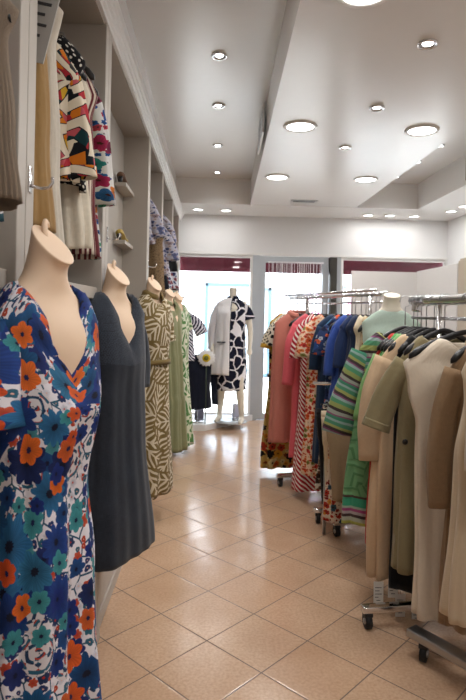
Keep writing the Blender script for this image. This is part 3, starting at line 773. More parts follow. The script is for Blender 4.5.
# sign card tied to the near post
t = thing('sign_card', 'grey printed card hanging at the top of the near wardrobe post', 'card', (-.515, 1.63, 2.36), R(-8))
t.rotation_euler.y = R(14)
boxo('card', plain('grey_card', hx('#b8b7b4'), .7), -.05, .05, -.002, .002, -.14, .10, t, 0)
bm = bmesh.new()
for k in range(5): box(bm, -.035, .02 + .012 * (k % 2), -.0035, -.002, .05 - k * .03, .058 - k * .03)
link('print', bm, ink, t, smooth=False)
bm = bmesh.new(); tube(bm, [(0, 0, .10), (-.03, .0, .30)], .002, 5); link('string', bm, black_m, t)
# shoes on the third bay's small shelves
def shoe(x, y, z, rz, mat, label):
    t = thing('shoe', label, 'shoe', (x, y, z), rz, 'shoes on the small wardrobe shelves')
    bm = bmesh.new(); rings = []
    for u, w, h, zc in ((0, .012, .02, .05), (.1, .028, .026, .048), (.3, .03, .022, .036), (.55, .032, .02, .018), (.8, .036, .02, .014), (.95, .026, .014, .010), (1, .008, .006, .008)):
        rings.append([Vector((w * math.cos(a), -.11 + .22 * u, zc + h * math.sin(a) * (1 if math.sin(a) > 0 else .4))) for a in (2 * PI * i / 16 for i in range(16))])
    loft(bm, rings); link('upper', bm, mat, t)
    bm = bmesh.new(); tube(bm, [(0, -.1, .04), (0, -.1, 0)], [.016, .012], 10); link('heel', bm, black_p, t)
boxes = [(3.88, 2.36, '#6a4a34', 'brown shoe on the upper small shelf above the navy dress'), (3.88, 1.98, '#b59a4a', 'mustard shoe on the lower small shelf above the navy dress')]
for (yy, zz, cc, lb) in boxes: shoe(-.642, yy, zz + .001, 0, plain('shoe_' + cc[1:], hx(cc), .5), lb)

def mini(name, label, cat, x, y, ztop, L, sw, mat, **kw):
    garment(name, label, cat, WG, x, y, ztop, 0, L, sw, mat, seg=40, rows=18, **kw)
    hanger(x, y, ztop + .12, 0, 'hanger of the ' + label.split(' in the')[0].split(' above')[0].split(' hanging')[0], 'hangers in the wardrobes', min(.17, sw - .01), .011)
GREYF = M_multi('grey_blue_print', hx('#a9a7b4'), [hx('#5d6488'), hx('#8b7a80'), hx('#c9c5cc')], [hx('#4c557c'), hx('#b8a8a4')], 22, 40)
mini('print_blouse', 'grey-blue printed blouse in the bay above the khaki dress', 'blouse', -.66, 4.50, 2.46, .42, .175, GREYF, seed=31, drop=.12, sleeves=([(.06, -.12), (.08, -.24)], [.06, .068, .075], .6))
mini('leopard_top', 'brown animal-print top in the bay above the khaki dress', 'top', -.58, 4.62, 2.24, .60, .165, M_polka('leopard_print', hx('#7c664c'), hx('#352a20'), 45, .3, 1.0, .2), seed=32)
mini('lilac_top', 'pale lilac printed top behind the animal-print top in the wardrobe', 'top', -.57, 4.78, 2.26, .44, .18, GREYF, seed=33, sleeves=([(.06, -.12), (.08, -.22)], [.06, .068, .075], .6))
mini('dark_top', 'dark navy top at the back of the bay above the khaki dress', 'top', -.60, 4.94, 2.2, .5, .18, fabric('ink_navy', hx('#20222c')), seed=34)
mini('black_skirt', 'black flared skirt in the bay above the sage dress', 'skirt', -.60, 5.50, 2.36, .46, .11, fabric('black_cloth', hx('#121214')), seed=35, prof=[(0, .11, .04), (1, .225, .09)], drop=.05)
mini('grey_print_top', 'grey-blue printed top with short sleeve above the black skirt', 'top', -.64, 5.75, 2.50, .36, .175, GREYF, seed=36, sleeves=([(.05, -.1), (.07, -.2)], [.06, .065, .07], .6))
mini('white_print_top', 'white and navy printed top below the black skirt', 'top', -.58, 5.95, 2.14, .40, .19, M_multi('white_navy_print', hx('#cfcfd8'), [hx('#33406c'), hx('#8c4a54')], [hx('#4c5a88'), hx('#dcdce0')], 20, 34), seed=37)
mini('red_blouse', 'red and white top in the farthest bay by the window', 'top', -.66, 6.8, 2.40, .34, .18, M_polka('red_white_print', hx('#b02a30'), hx('#e0dcd8'), 26, .3, .8), seed=38)
mini('pale_top', 'pale printed top in the farthest bay below the red one', 'top', -.64, 7.0, 2.12, .42, .18, PAI, seed=39)

# ================================================================== RACKS
def caster(parent, x, y, z=.075):
    bm = bmesh.new()
    tube(bm, [(x - .013, y, .036), (x + .013, y, .036)], .036, 20)
    c = link('caster', bm, black_m, parent)
    bm = bmesh.new(); tube(bm, [(x - .018, y, .036), (x + .018, y, .036)], .014, 12); link('hub', bm, steel, c)
    bm = bmesh.new(); box(bm, x - .02, x + .02, y - .022, y + .022, .06, .08, .004); tube(bm, [(x, y, .07), (x, y, z + .015)], .008, 8); link('fork', bm, black_p, c)
    return c
def rack(label, x, y, rz, length, zr, rr, foot_half, posts, loc_group='clothes racks', rods=(), topbar=False, footbox=(.022, .016), ends=True):
    """rail along local -Y from the origin; posts at given distances"""
    t = thing('clothes_rack', label, 'clothes rack', (x, y, 0), rz, loc_group)
    bm = bmesh.new(); e = rr * 1.6
    pts = [(0, 0, zr)] + [(0, -length * k / 10, zr) for k in range(1, 11)]
    tube(bm, pts, rr, 16); link('rail', bm, chrome, t)
    for dz, dr, dx in rods:
        bm = bmesh.new(); tube(bm, [(dx, 0, zr + dz), (dx, -length, zr + dz)], dr, 8); link('rod', bm, chrome, t)
    for p in posts:
        bm = bmesh.new(); tube(bm, [(0, -p, .095), (0, -p, zr)], .0125, 12); link('post', bm, chrome, t)
        bm = bmesh.new(); box(bm, -foot_half, foot_half, -p - footbox[0], -p + footbox[0], .095 - footbox[1], .095 + footbox[1], .004); f = link('foot_bar', bm, chrome, t)
        for s in (-1, 1): caster(t, s * (foot_half - .03), -p)
    return t

# ---- far rack (D): rail from (.70,5.42) turning towards the camera
DX, DY, DA, DZ = .72, 5.42, R(13.4), 1.66
rack('far chrome clothes rack crowded with colourful dresses, behind the others', DX, DY, DA, 1.72, DZ, .013, .25, (.42, 1.55), rods=((-.05, .008, .06), (.025, .010, -.05), (.012, .010, .05)))
def D(s, off=0): return (DX + .2317 * s + off * math.cos(DA), DY - .9728 * s + off * math.sin(DA))
DG = 'garments on the far rack'
def dgar(s, name, label, cat, L, sw, mat, short, top=1.52, half=.19, rz=0, off=0, **kw):
    x, y = D(s, off)
    garment(name, label, cat, DG, x, y, top, DA + rz, L, sw, mat, **kw)
    hanger(x, y, DZ, DA + rz, 'black hanger carrying the ' + short, 'black hangers on the far rack', min(half, sw - .015), .013)
dgar(0.0, 'maxi_dress', 'long yellow and orange floral dress, leftmost at the back of the far rack', 'dress', 1.46, .225, M_multi('autumn_floral', hx('#b99a55'), [hx('#c8622c'), hx('#d9a23a'), hx('#1e1c1a'), hx('#b8442c'), hx('#d8c890')], [hx('#2a2620'), hx('#cf8a34'), hx('#8a4a2a'), hx('#d8c48a')], 11, 20), 'yellow floral maxi dress', seed=41, prof=[(0, .20, .045), (.3, .19, .06), (1, .25, .09)], fold=.02)
dgar(.09, 'polka_blouse', 'cream blouse with small black dots and a yellow-edged sleeve on the far rack', 'blouse', 1.02, .20, M_polka('small_dots', hx('#d9cfba'), hx('#1b1a1c'), 32, .3), 'cream dotted blouse', seed=42, sleeves=([(.07, -.10), (.10, -.22)], [.075, .085, .095], .55), cuff=plain('mustard_band', hx('#c89a3a'), .85))
dgar(.19, 'spotted_dress', 'cream dress with large black dots beside the salmon tunic', 'dress', 1.18, .21, M_polka('large_dots', hx('#d9d0c0'), hx('#161518'), 15, .34, .25, .05), 'large-dotted dress', seed=43, fold=.014, sleeves=([(.05, -.10), (.07, -.2)], [.07, .08, .085], .5))
dgar(.34, 'salmon_tunic', 'plain salmon pink sleeveless long tunic on the far rack', 'tunic', 1.15, .245, fabric('salmon_linen', hx('#c27a6c'), .9, 900, .07), 'salmon pink tunic', off=-.045, seed=44, fold=.02, nw=.085, collar=fabric('salmon_linen', hx('#d08472')), prof=[(0, .225, .045), (.2, .235, .055), (1, .255, .075)])
dgar(.60, 'coral_dress', 'bright coral pink dress with long loose sleeve, right of the salmon tunic', 'dress', 1.22, .205, fabric('coral_cloth', hx('#d8606a'), .85, 900, .06), 'coral pink dress', seed=45, sleeves=([(.06, -.14), (.07, -.34), (.09, -.5)], [.065, .07, .07, .06], .6))
dgar(.74, 'chevron_dress', 'long red and white striped dress, longest on the far rack', 'dress', 1.44, .205, M_stripes('red_white_chevron', [(0, hx('#a82433')), (.58, hx('#e6dcd6'))], 26, 'v', .9, .0), 'red and white striped dress', seed=46, fold=.016, prof=[(0, .195, .045), (.3, .18, .06), (1, .235, .1)], sleeves=([(.05, -.12), (.065, -.26)], [.07, .075, .08], .6))
dgar(.90, 'orange_dress', 'white dress with orange and red leaf print next to the striped one', 'dress', 1.28, .20, M_multi('orange_leaf_print', hx('#e0c3a8'), [hx('#d8542c'), hx('#e07a3c'), hx('#c83c34'), hx('#8a8a4a')], [hx('#d86a3a'), hx('#e6c8ac'), hx('#c84c34')], 26, 44, 4), 'orange leaf-print dress', seed=47, sleeves=([(.06, -.10), (.08, -.24)], [.07, .08, .09], .6))
dgar(1.10, 'navy_dress', 'plain dark navy blue long-sleeved dress in the middle of the far rack', 'dress', 1.14, .20, fabric('deep_blue', hx('#1f3450'), .85), 'plain navy dress', seed=48, sleeves=([(.05, -.14), (.06, -.32)], [.065, .065, .065], .6))
MBF = M_multi('blue_abstract_floral', hx('#27365c'), [hx('#2c4a84'), hx('#d0542c'), hx('#8ea0b8'), hx('#1c2440'), hx('#3a6a8c')], [hx('#5a80b0'), hx('#c8603c'), hx('#a8b0bc'), hx('#1c2c50')], 17, 34)
dgar(1.22, 'floral_dress', 'blue dress with orange abstract flowers between the navy and royal blue ones', 'dress', .90, .19, MBF, 'blue and orange flowered dress', seed=49, sleeves=([(.06, -.08), (.08, -.2)], [.07, .08, .085], .6))
dgar(1.33, 'blue_blouse', 'bright royal blue blouse with hanging sleeve on the far rack', 'blouse', .62, .18, fabric('royal_blue', hx('#34509c'), .8), 'royal blue blouse', seed=50, sleeves=([(.05, -.12), (.065, -.34)], [.06, .065, .07], .6))
dgar(1.42, 'denim_top', 'dark blue denim top right of the royal blue blouse', 'top', .56, .165, fabric('dark_denim', hx('#24345a'), .9), 'dark denim top', seed=51, sleeves=([(.04, -.12), (.05, -.28)], [.055, .06, .06], .6))
dgar(1.49, 'navy_blouse', 'plain navy top near the right end of the far rack', 'top', .56, .15, fabric('deep_navy', hx('#1f2a44'), .9), 'navy top at the right end', seed=52)
dgar(1.56, 'cream_camisole', 'narrow cream sleeveless top near the right end of the far rack', 'top', .52, .125, fabric('cream_silk', hx('#dccfb4'), .6), 'narrow cream top', seed=53)
dgar(1.63, 'cream_blouse', 'cream and gold patterned top at the right end of the far rack', 'top', .52, .115, M_multi('gold_print', hx('#d8c49c'), [hx('#b88a4a'), hx('#e0d4b8')], [hx('#a87c44'), hx('#e4d8bc')], 20, 40), 'cream and gold top', seed=54)
# spare hangers bunched on the far rack
for i, s in enumerate((.46, .52, .68, .83, 1.02, 1.28, 1.68)):
    x, y = D(s); hanger(x, y, DZ, DA + R((-6, 5, 7, -8, 6, -4, 8)[i]), 'empty black hanger between the dresses on the far rack', 'empty hangers on the far rack', .18, .013)

# ---- low middle rack (C)
CXr, CYr, CZr = .985, 4.12, .985
rc = rack('low chrome rack of trousers and skirts between the far rack and the near rack', CXr, CYr, 0, .8, CZr, .012, .235, (.02,))
bm = bmesh.new(); tube(bm, [(0, -.72, 0), (0, -.72, CZr)], .0125, 10); link('post', bm, chrome, rc)
bm = bmesh.new(); tube(bm, [(-.26, -.02, CZr + .03), (.26, -.02, CZr + .03)], .012, 10); link('cross_bar', bm, chrome, rc)
for i, xx in enumerate((-.20,)):
    bm = bmesh.new(); tube(bm, [(xx, -.22 - i * .22, .0), (xx, -.22 - i * .22, .5)], .011, 10); link('leg', bm, steel, rc)
CG = 'garments on the low middle rack'
def trousers_bm(L, hw, hd, fold, seed, leg_gap=.01, taper=.75):
    bm = bmesh.new(); uvl = bm.loops.layers.uv.new('UVMap'); rng = random.Random(seed); ph = rng.uniform(0, 6)
    for s in (-1, 1):
        rings = []
        for k in range(25):
            t = k / 24; z = L * (1 - t); w = hw * (.5 if t > .25 else .52) * (1 - (1 - taper) * t)
            cx = s * (w + leg_gap * (t > .25) * t * .5)
            rings.append([Vector((cx + w * math.cos(a) * (1 + .04 * math.sin(3 * a + ph)), hd * math.sin(a) * (1 + fold * t * math.sin(6 * a + ph)), z)) for a in (2 * PI * i / 24 for i in range(24))])
        vs = loft(bm, rings, False, False)
    for f in bm.faces:
        for lp in f.loops: lp[uvl].uv = (lp.vert.co.x + (.5 if lp.vert.co.y > 0 else 0), lp.vert.co.z)
    return bm
def cgar(y, name, label, cat, L, hw, mat, short, xo=0.0, kind='t', seed=0, top=.86):
    g = thing(name, label, cat, (CXr + xo, y, top - L), 0, CG)
    if kind == 't':
        cloth(link('legs', trousers_bm(L - .04, hw, .03, .3, seed), mat, g))
        bm = bmesh.new(); loft(bm, [[Vector((hw * 1.03 * math.cos(a), .033 * math.sin(a), z)) for a in (2 * PI * i / 28 for i in range(28))] for z in (L - .05, L)], False, False); cloth(link('waistband', bm, mat, g))
    else:
        cloth(link('body', body_bm(L, hw, [(0, hw, .035), (.4, hw + .01, .04), (1, hw + .03, .055)], nw=hw - .01, nd=.03, drop=.01, vneck=0, backneck=0, seed=seed, seg=48, rows=20), mat, g))
    h = thing('clip_hanger', 'clip hanger holding the ' + short, 'hanger', (CXr + xo, y, top), 0, 'clip hangers on the low middle rack')
    bm = bmesh.new(); tube(bm, [(-hw * .9, 0, .03), (hw * .9, 0, .03)], .006, 8); link('bar', bm, black_p, h)
    for s in (-1, 1):
        bm = bmesh.new(); box(bm, s * hw * .75 - .015, s * hw * .75 + .015, -.012, .012, -.03, .035, .003); link('clip', bm, chrome, h)
    bm = bmesh.new(); rr = .016; tube(bm, [(-xo, 0, .03), (-xo, 0, CZr - top - .03)] + arc((-xo, 0, CZr - top), rr, -60, 190, 10), .0026, 6); link('hook', bm, steel, h)
cgar(4.02, 'print_skirt', 'white and brown printed skirt at the back of the low rack', 'skirt', .58, .205, M_multi('brown_white_print', hx('#cfc4b4'), [hx('#6a4a38'), hx('#a08468'), hx('#30241e')], [hx('#54403a'), hx('#d8d0c4')], 20, 34), 'white and brown printed skirt', kind='s', seed=61)
cgar(3.93, 'black_trousers', 'black trousers on the low rack beside the striped cardigan', 'trousers', .66, .20, fabric('black_twill', hx('#17151a')), 'black trousers', xo=-.055, seed=62)
cgar(3.84, 'cream_trousers', 'cream trousers showing below the black ones on the low rack', 'trousers', .74, .195, fabric('cream_twill', hx('#cdbda2')), 'cream trousers', xo=-.045, seed=63)
cgar(3.70, 'taupe_trousers', 'taupe linen trousers on the low rack', 'trousers', .56, .215, fabric('taupe_linen', hx('#9c8468')), 'taupe linen trousers', xo=-.022, seed=64)
cgar(3.79, 'red_print_skirt', 'red and white patterned skirt on the low rack', 'skirt', .72, .19, M_multi('red_pattern', hx('#cdbfae'), [hx('#b0382c'), hx('#3a5a6c'), hx('#d08a3c')], [hx('#8a2c2c'), hx('#d8ccb8')], 22, 40), 'red and white patterned skirt', kind='s', seed=65)
cgar(3.52, 'olive_print_skirt', 'olive patterned skirt at the near end of the low rack', 'skirt', .62, .215, M_palm('olive_print', hx('#6f6650'), hx('#8f8468'), 14, 10., .3), 'olive patterned skirt', xo=.10, kind='s', seed=66)

# ---- mint knit on a bust form
mx, my = 1.135, 3.62
tm = torso_form(mx, my, 1.635, R(-8), 'cream bust form wearing the mint knit top behind the near rack', None, white_man, 1.0, False, 'bust_form', .018)
bm = bmesh.new(); tube(bm, [(0, 0, -1.0), (0, 0, .05)], .015, 10); link('pole', bm, chrome, tm)
bm = bmesh.new(); lathe(bm, [(.13, -1.014), (.13, -1.004), (.03, -.995), (.016, -.98), (.015, -.95)], 28); link('base', bm, chrome, tm)
MINT = fabric('mint_knit', hx('#dcf6e3'), .95, 900, .08, True)
garment('mint_knit_top', 'pale mint green sleeveless knit top on the bust form', 'knit top', None, mx, my, 1.555, R(-8), .52, .182, MINT, prof=[(0, .182, .07), (.2, .178, .105), (.5, .165, .10), (1, .19, .12)], nw=.062, nd=.056, drop=.085, vneck=.012, backneck=0, fold=.006, seed=70, bust=.01)

# ---- near rack (A)
AX, AY, AZ, AA = 1.075, 3.05, 1.60, R(7)
ra = rack('near chrome clothes rack with beige, olive and ivory garments', AX, AY, AA, 1.75, AZ, .026, .37, (.28, 1.55), rods=((-.09, .009, 0.0),))
bm = bmesh.new(); tube(bm, arc((0, 0.0, AZ - .04), .04, 90, 200, 8, 'yz'), .026, 14); link('rail_end', bm, chrome, ra)
AG = 'garments on the near rack'
def agar(y, name, label, cat, L, sw, mat, short, x=None, top=1.43, half=.20, rz=0, hang=True, **kw):
    kw.setdefault('drop', .12); kw.setdefault('nw', .105); kw.setdefault('backneck', .03)
    hx_ = AX + (AY - y) * math.tan(AA)
    if x is None: x = hx_
    g = garment(name, label, cat, AG, x, y, top, R(rz), L, sw, mat, **kw)
    if hang: hanger(hx_, y, AZ, R(rz), 'black hanger carrying the ' + short, 'black hangers on the near rack', half if half > .2 else min(half, sw - .015), .026, .115)
    return g
ST = [(0, hx('#4a8468')), (.10, hx('#879f9a')), (.17, hx('#3f7d64')), (.27, hx('#84486c')), (.31, hx('#95998e')), (.40, hx('#3d3332')), (.47, hx('#8c9458')), (.60, hx('#538f6c')), (.72, hx('#90a8a4')), (.80, hx('#7e4a70')), (.84, hx('#43383a')), (.92, hx('#969a5c'))]
CARD = M_stripes('cardigan_stripes', ST, 5.2, 'v', .25, 0, .02)
n = NT('green_pointelle'); uv = n.uv(); xx, yy, _ = n.sep(uv)
w, ac, e = leafy(n, uv, 6.5, 1.0, 16., .8, .3)
gcol = n.mix(n.m('GREATER_THAN', w, .6), hx('#70a274'), hx('#588a5e'))
bands = n.ramp(n.m('DIVIDE', yy, .16), [(0, hx('#a6b05c')), (.10, hx('#a9b0a0')), (.24, hx('#453838')), (.34, hx('#a9a0a0')), (.44, hx('#9c4a78')), (.54, hx('#9cb0a0')), (.62, hx('#3e9a78')), (.92, hx('#4a3c3a'))])
gcol = n.mix(n.m('LESS_THAN', yy, .16), gcol, bands)
gcol = n.mix(n.m('GREATER_THAN', yy, .78), gcol, n.ramp(n.m('FRACT', n.m('MULTIPLY', yy, 4.6)), ST))
n.bump(w, .5, .003); GREENK = n.done(gcol, .92, 0, .2, .1)
agar(3.14, 'striped_cardigan', 'green knit cardigan with pink, brown and lime stripes on its flared sleeve', 'cardigan', 1.08, .25, GREENK, 'striped green cardigan', x=1.03, rz=-6, seed=71, smat=CARD,
     prof=[(0, .215, .045), (.25, .23, .055), (1, .29, .07)], drop=.10, sleeves=([(.05, -.13), (.11, -.29), (.145, -.46)], [.07, .08, .095, .105], .5))
agar(3.04, 'red_tunic', 'bright red top with a price tag hanging below the striped cardigan', 'top', 1.15, .25, fabric('bright_red', hx('#b8342c')), 'bright red top', seed=72, prof=[(0, .2, .03), (1, .235, .035)], fold=.006)
agar(2.995, 'lime_top', 'vivid green top squeezed between the red and the mint garments', 'top', 1.12, .24, fabric('vivid_green', hx('#4a9a50')), 'vivid green top', seed=73, prof=[(0, .2, .03), (1, .22, .035)], fold=.006)
agar(2.955, 'green_blouse', 'light green blouse showing as a narrow edge beside the beige one', 'blouse', 1.1, .25, fabric('soft_green', hx('#7fae6e')), 'light green blouse', seed=74, prof=[(0, .21, .03), (.3, .24, .035), (1, .255, .035)], fold=.006, sleeves=([(.06, -.15), (.09, -.34)], [.065, .075, .085], .45))
gb = agar(2.9, 'beige_dress', 'sand beige long dress with drooping shoulder at the front left of the near rack', 'dress', 1.25, .25, fabric('sand_jersey', hx('#ccb090'), .85, 900, .06), 'sand beige dress', seed=75, fold=.026, kf=(9, 14), 
     prof=[(0, .225, .04), (.25, .255, .05), (.6, .27, .055), (1, .275, .06)], sleeves=([(.07, -.17), (.085, -.36), (.08, -.52)], [.075, .08, .085, .08], .5))
for k, (tx_, tz) in enumerate(((-.235, -.01), (-.165, .03), (-.13, -.06), (-.05, -.08))): price_tag(gb, tx_, -.05 - .012 * k, tz, .05, .115)
agar(2.82, 'black_print_skirt', 'black garment showing below the beige dress with price tags', 'skirt', 1.28, .20, fabric('black_cloth', hx('#121214')), 'black garment behind the olive top', seed=76, prof=[(0, .19, .03), (1, .20, .04)], fold=.006, hang=True)
OL = fabric('olive_jersey', hx('#857a5c'), .85, 900, .06)
go = agar(2.72, 'olive_tunic', 'olive grey tunic with wide cuffed short sleeve on the near rack', 'tunic', 1.13, .235, OL, 'olive tunic', seed=77, fold=.02, prof=[(0, .215, .04), (.2, .22, .05), (1, .235, .06)], cuff=OL,
     ssc=.9, sleeves=([(.09, -.15), (.15, -.32)], [.066, .068, .072], .5))
bm = bmesh.new(); lathe(bm, [(.0001, 0), (.012, 0), (.014, .003), (.01, .006), (.0001, .005)], 16); bmesh.ops.rotate(bm, verts=bm.verts, cent=(0, 0, 0), matrix=Matrix.Rotation(R(90), 3, 'X')); link('button', bm, black_p, go, (-.20, -.05, .62))
IV = fabric('ivory_crepe', hx('#d9ccb9'), .8, 900, .05)
agar(2.52, 'ivory_dress', 'ivory sleeveless dress in front of the olive tunic', 'dress', 1.25, .30, IV, 'ivory sleeveless dress', half=.27, seed=78, fold=.022, prof=[(0, .29, .04), (.10, .27, .05), (.25, .225, .055), (.5, .22, .06), (1, .215, .07)])
BR = fabric('brown_lurex_knit', hx('#8a7054'), .75, 900, .12, False)
agar(2.3, 'brown_cardigan', 'golden brown long cardigan with long sleeve in front of the ivory dress', 'cardigan', 1.18, .215, BR, 'golden brown cardigan', seed=79, fold=.022, vneck=.14, prof=[(0, .195, .045), (.2, .19, .055), (1, .205, .07)],
     sleeves=([(.055, -.17), (.075, -.38), (.06, -.56)], [.065, .066, .068, .07], .6))
agar(2.12, 'cream_dress', 'cream sleeveless long top in front of the brown cardigan', 'top', 1.05, .205, fabric('cream_knit', hx('#c9b79c'), .85, 900, .05), 'cream sleeveless long top', x=1.115, seed=80, fold=.024, prof=[(0, .175, .045), (.12, .165, .05), (.35, .185, .055), (1, .215, .07)])
# ---- second near rack (B) at the right edge
rb = rack('nearest chrome rack at the right edge with a flat foot bar and black caster', 1.42, 1.75, R(-33), .9, AZ, .02, .12, (), )
bm = bmesh.new(); box(bm, -.035, .035, -.78, .93, .088, .122, .006); fo = link('foot_bar', bm, steel, rb); fo.rotation_euler.z = R(66)
for q_ in (.86, -.70): caster(rb, -q_ * math.sin(R(66)), q_ * math.cos(R(66)), .085)
bm = bmesh.new(); tube(bm, [(0, 0, .11), (0, 0, AZ)], .014, 12); link('post', bm, chrome, rb)
garment('white_jacket', 'off-white short jacket cut off by the right edge of the photo', 'jacket', 'garments on the nearest rack', 1.13, 1.93, 1.45, R(-4), .72, .22, fabric('offwhite_knit', hx('#dcd3c4'), .9), seed=81, drop=.12, prof=[(0, .19, .045), (.3, .185, .055), (1, .20, .06)], sleeves=([(.03, -.15), (.035, -.34)], [.06, .06, .06], .6))
hanger(1.13, 1.93, AZ, R(-4), 'black hanger carrying the off-white jacket', 'black hangers on the near rack', .18, .026, .115)

# ================================================================== SHOP WINDOW MANNEQUIN
def soft(name, chains, mat, parent, vox=.012):
    """limbs as overlapping tapered tubes fused into one continuous skin"""
    bm = bmesh.new()
    for pts, rs in chains: tube(bm, pts, rs, 14)
    o = link(name, bm, mat, parent)
    m = o.modifiers.new('fuse', 'REMESH'); m.mode = 'VOXEL'; m.voxel_size = vox; m.use_smooth_shade = True
    s = o.modifiers.new('relax', 'SMOOTH'); s.iterations = 4; s.factor = .5
    return o
wm = thing('shop_mannequin', 'ivory headless full-body mannequin standing in the shop window', 'mannequin', (.235, 7.47, .08), R(-14))
wm.scale = (1.04, 1.04, 1.04)
ch = [([(0, 0, 1.69), (0, .005, 1.63), (0, .01, 1.56), (0, .01, 1.48)], [.05, .05, .055, .09]),
      ([(0, .01, 1.52), (0, 0, 1.42), (0, -.01, 1.30), (0, 0, 1.12), (0, .01, 1.0), (0, .01, .88)], [.07, .135, .135, .105, .145, .12]),
      ([(-.17, .01, 1.47), (0, .01, 1.49), (.17, .01, 1.47)], [.05, .07, .05])]
for s in (-1, 1):
    ch.append(([(s * .07, .01, .92), (s * .095, 0, .75), (s * .115, -.01 - .05 * (s > 0), .50), (s * .13, .01 - .06 * (s > 0), .36), (s * .15, .03 - .06 * (s > 0), .10), (s * .15, .03 - .06 * (s > 0), .05)], [.09, .085, .056, .053, .033, .036]))
    ch.append(([(s * .15, .04 - .06 * (s > 0), .045), (s * .155, -.05 - .06 * (s > 0), .03), (s * .165, -.13 - .06 * (s > 0), .018)], [.036, .034, .018]))
    ch.append(([(s * .17, .01, 1.47), (s * .205, .01, 1.30), (s * .225, .02, 1.17), (s * .235, -.01, 1.05), (s * .235, -.05, .93)], [.05, .045, .037, .033, .025]))
    ch.append(([(s * .235, -.05, .945), (s * .238, -.06, .90), (s * .238, -.065, .86)], [.024, .035, .033]))
    for k, (dy, ln) in enumerate(((-.03, .062), (-.010, .078), (.010, .072), (.028, .056))):
        ch.append(([(s * .238, -.065 + dy, .87), (s * .240, -.07 + dy, .87 - ln * .6), (s * .233, -.075 + dy, .865 - ln)], [.0105, .0098, .008]))
    ch.append(([(s * .232, -.08, .915), (s * .222, -.105, .885), (s * .218, -.115, .86)], [.012, .011, .009]))
soft('body', ch, white_man, wm, .009)
bm = bmesh.new(); lathe(bm, [(.0005, -.0), (.21, 0), (.21, .006), (.0005, .008)], 32); link('base', bm, plain('clear_grey_base', hx('#b8bcc0'), .2), wm)
bm = bmesh.new(); tube(bm, [(.02, .06, .005), (.06, .055, .30)], .006, 8); link('support_rod', bm, steel, wm)
AB = M_abstract()
garment('abstract_dress', 'navy and white abstract block-print dress on the window mannequin', 'dress', None, .235, 7.47, 1.70, R(-14), 1.20, .205, AB,
        prof=[(0, .19, .085), (.12, .185, .15), (.3, .165, .15), (.5, .175, .165), (.75, .195, .155), (1, .185, .14)], nw=.062, nd=.062, drop=.08, vneck=.0, backneck=0, fold=.008, seed=90, sleeves=([(.06, -.09), (.085, -.17)], [.072, .078, .085], .85), collar=AB)
WJ = fabric('white_jacket_cloth', hx('#f0eef0'), .85, 900, .03)
wj = thing('white_blazer', 'white jacket with navy edging draped over one shoulder of the window mannequin', 'jacket', (.235, 7.47, .70), R(-14))
L_ = 1.0
cloth(link('body', body_bm(L_, .225, [(0, .215, .11), (.15, .215, .185), (.5, .215, .20), (1, .29, .23)], nw=.085, nd=.078, drop=.07, vneck=0, backneck=0, fold=.01, seed=91, arc_=(.36, .76), seg=48), WJ, wj), .006)
b_, pe, re = sleeve_bm(-1, (.15, L_ - .13), [(.215, L_ - .28), (.25, L_ - .48), (.25, L_ - .66)], [.088, .084, .074, .066], .9, 4)
sl = cloth(link('sleeve', b_, WJ, wj), .005)
b_, _, _ = sleeve_bm(-1, (.25, L_ - .63), [(.25, L_ - .68)], [.069, .070], .92, 4); cf = cloth(link('cuff', b_, AB, sl)); cf['label'] = 'navy printed cuff'
nv = plain('navy_edging', hx('#1c2036'), .8)
bm = bmesh.new(); tube(bm, [(.01, -.082, L_ - .01), (.012, -.16, L_ - .12), (.013, -.19, L_ - .3), (.014, -.20, L_ - .5), (.018, -.222, .02)], .005, 6); link('edging', bm, nv, wj)
bm = bmesh.new(); box(bm, -.15, -.04, -.215, -.195, .42, .435); link('pocket_trim', bm, nv, wj, smooth=False)

# navy jacket on a stand, flower, boxes
jx, jy = -.205, 7.42
st = thing('jacket_stand', 'short stand in the window holding up the navy jacket', 'stand', (jx, jy, .08))
bm = bmesh.new(); lathe(bm, [(.0005, 0), (.10, 0), (.10, .008), (.012, .014), (.0005, .014)], 24); link('base', bm, chrome, st)
bm = bmesh.new(); tube(bm, [(0, 0, .01), (0, 0, .72)], .010, 10); link('pole', bm, chrome, st)
tf = bmesh.new(); loft(tf, [[Vector((a * math.cos(t), b * math.sin(t), z)) for t in (2 * PI * i / 24 for i in range(24))] for z, a, b in ((.44, .14, .08), (.60, .15, .085), (.70, .14, .06), (.76, .09, .05), (.80, .055, .048), (.86, .05, .045))]); link('bust', tf, white_man, st)
NJ = fabric('navy_wool', hx('#151a2a'), .9, 900, .08)
garment('navy_jacket', 'dark navy blue jacket on a low stand in the shop window', 'jacket', None, jx, jy, .925, R(4), .66, .215, NJ, prof=[(0, .18, .085), (.2, .18, .12), (.55, .165, .115), (1, .185, .135)], nw=.065, nd=.06, drop=.06, vneck=0, fold=.006, seed=93, collar=NJ,
        sleeves=([(.045, -.16), (.06, -.34), (.075, -.54)], [.055, .055, .05, .047], .8))
fl = thing('artificial_flower', 'large white daisy with yellow centre in front of the mannequin', 'flower', (-.095, 7.28, .08))
bm = bmesh.new(); tube(bm, [(0, 0, 0), (0.005, 0, .35), (.0, 0, .78)], .006, 8); link('stem', bm, plain('dark_green_stem', hx('#3c4a34'), .6), fl)
bm = bmesh.new()
for k in range(16):
    a = 2 * PI * k / 16; d = Vector((math.cos(a), 0, math.sin(a))); e = Vector((-math.sin(a), 0, math.cos(a)))
    rings = []
    for u, w, yb in ((.03, .010, -.01), (.06, .019, -.016), (.095, .018, -.008), (.115, .005, .006)):
        c = Vector((0, yb, .845)) + d * u
        rings.append([c + e * (w * math.cos(t)) + Vector((0, .003 * math.sin(t), 0)) for t in (2 * PI * i / 8 for i in range(8))])
    loft(bm, rings)
link('petals', bm, plain('white_petal', hx('#e4e4e6'), .7), fl)
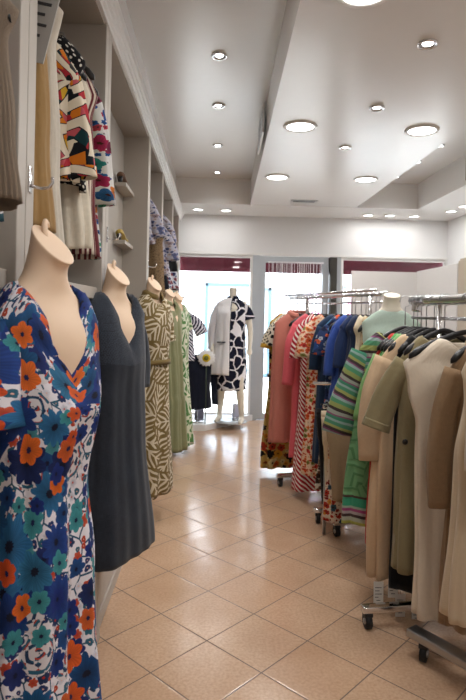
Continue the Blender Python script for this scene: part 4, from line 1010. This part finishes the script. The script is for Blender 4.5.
bm = bmesh.new(); lathe(bm, [(.0005, -.02), (.045, -.012), (.055, 0), (.045, .015), (.0005, .028)], 20); bmesh.ops.rotate(bm, verts=bm.verts, cent=(0, 0, 0), matrix=Matrix.Rotation(R(90), 3, 'X')); c = link('centre', bm, plain('yellow_centre', hx('#d8c02c'), .8), fl, (0, -.012, .845))
bm = bmesh.new(); lathe(bm, [(.0005, .0), (.03, .01), (.028, .02), (.0005, .03)], 16); bmesh.ops.rotate(bm, verts=bm.verts, cent=(0, 0, 0), matrix=Matrix.Rotation(R(90), 3, 'X')); link('eye', bm, plain('olive_centre', hx('#6a6a2c'), .8), c, (0, -.014, 0))
tag(boxo('gift_box', plain('lilac_grey_box', hx('#a4a4bc'), .6), -.24, -.12, 7.60, 7.72, .081, .26), 'pale lilac box on the platform behind the navy jacket', 'box')
tag(boxo('gift_box', plain('slate_blue_box', hx('#46506e'), .6), -.42, -.30, 7.36, 7.46, .081, .18), 'slate blue box on the platform under the navy jacket', 'box')
b = tag(boxo('display_card', plain('lilac_card', hx('#b9b8cc'), .6), .27, .39, 7.78, 7.80, .081, .26), 'pale lilac card standing by the mannequin foot', 'card'); 

# ================================================================== PARTITIONS ON THE RIGHT
pm = plain('pale_grey_panel', hx('#c9c7c5'), .6, 0, .3, .02)
struct('wall_screen', boxo('wall_screen', pm, 1.50, 2.26, 6.2, 6.24, 0, 2.0))
struct('wall_screen_side', boxo('wall_screen_side', pm, 2.22, 2.26, 5.15, 6.2, 0, 2.01))
t = thing('tall_cabinet', 'tall beige cabinet at the right edge behind the racks', 'cabinet', (2.19, 4.2, 0))
boxo('body', plain('beige_cabinet', hx('#a79a88'), .5, 0, .3, .03), 0, .5, 0, .83, 0, 2.04, t, .004)
boxo('door', plain('beige_cabinet', hx('#a79a88')), -.018, 0, .01, .41, .05, 2.02, t, .003); boxo('door', plain('beige_cabinet', hx('#a79a88')), -.018, 0, .42, .82, .05, 2.02, t, .003)

# camera-independent bounce quality
SC.cycles.max_bounces = 8; SC.cycles.diffuse_bounces = 5; SC.cycles.transparent_max_bounces = 12
SC.cycles.sample_clamp_indirect = 6
SC.cycles.use_denoising = True
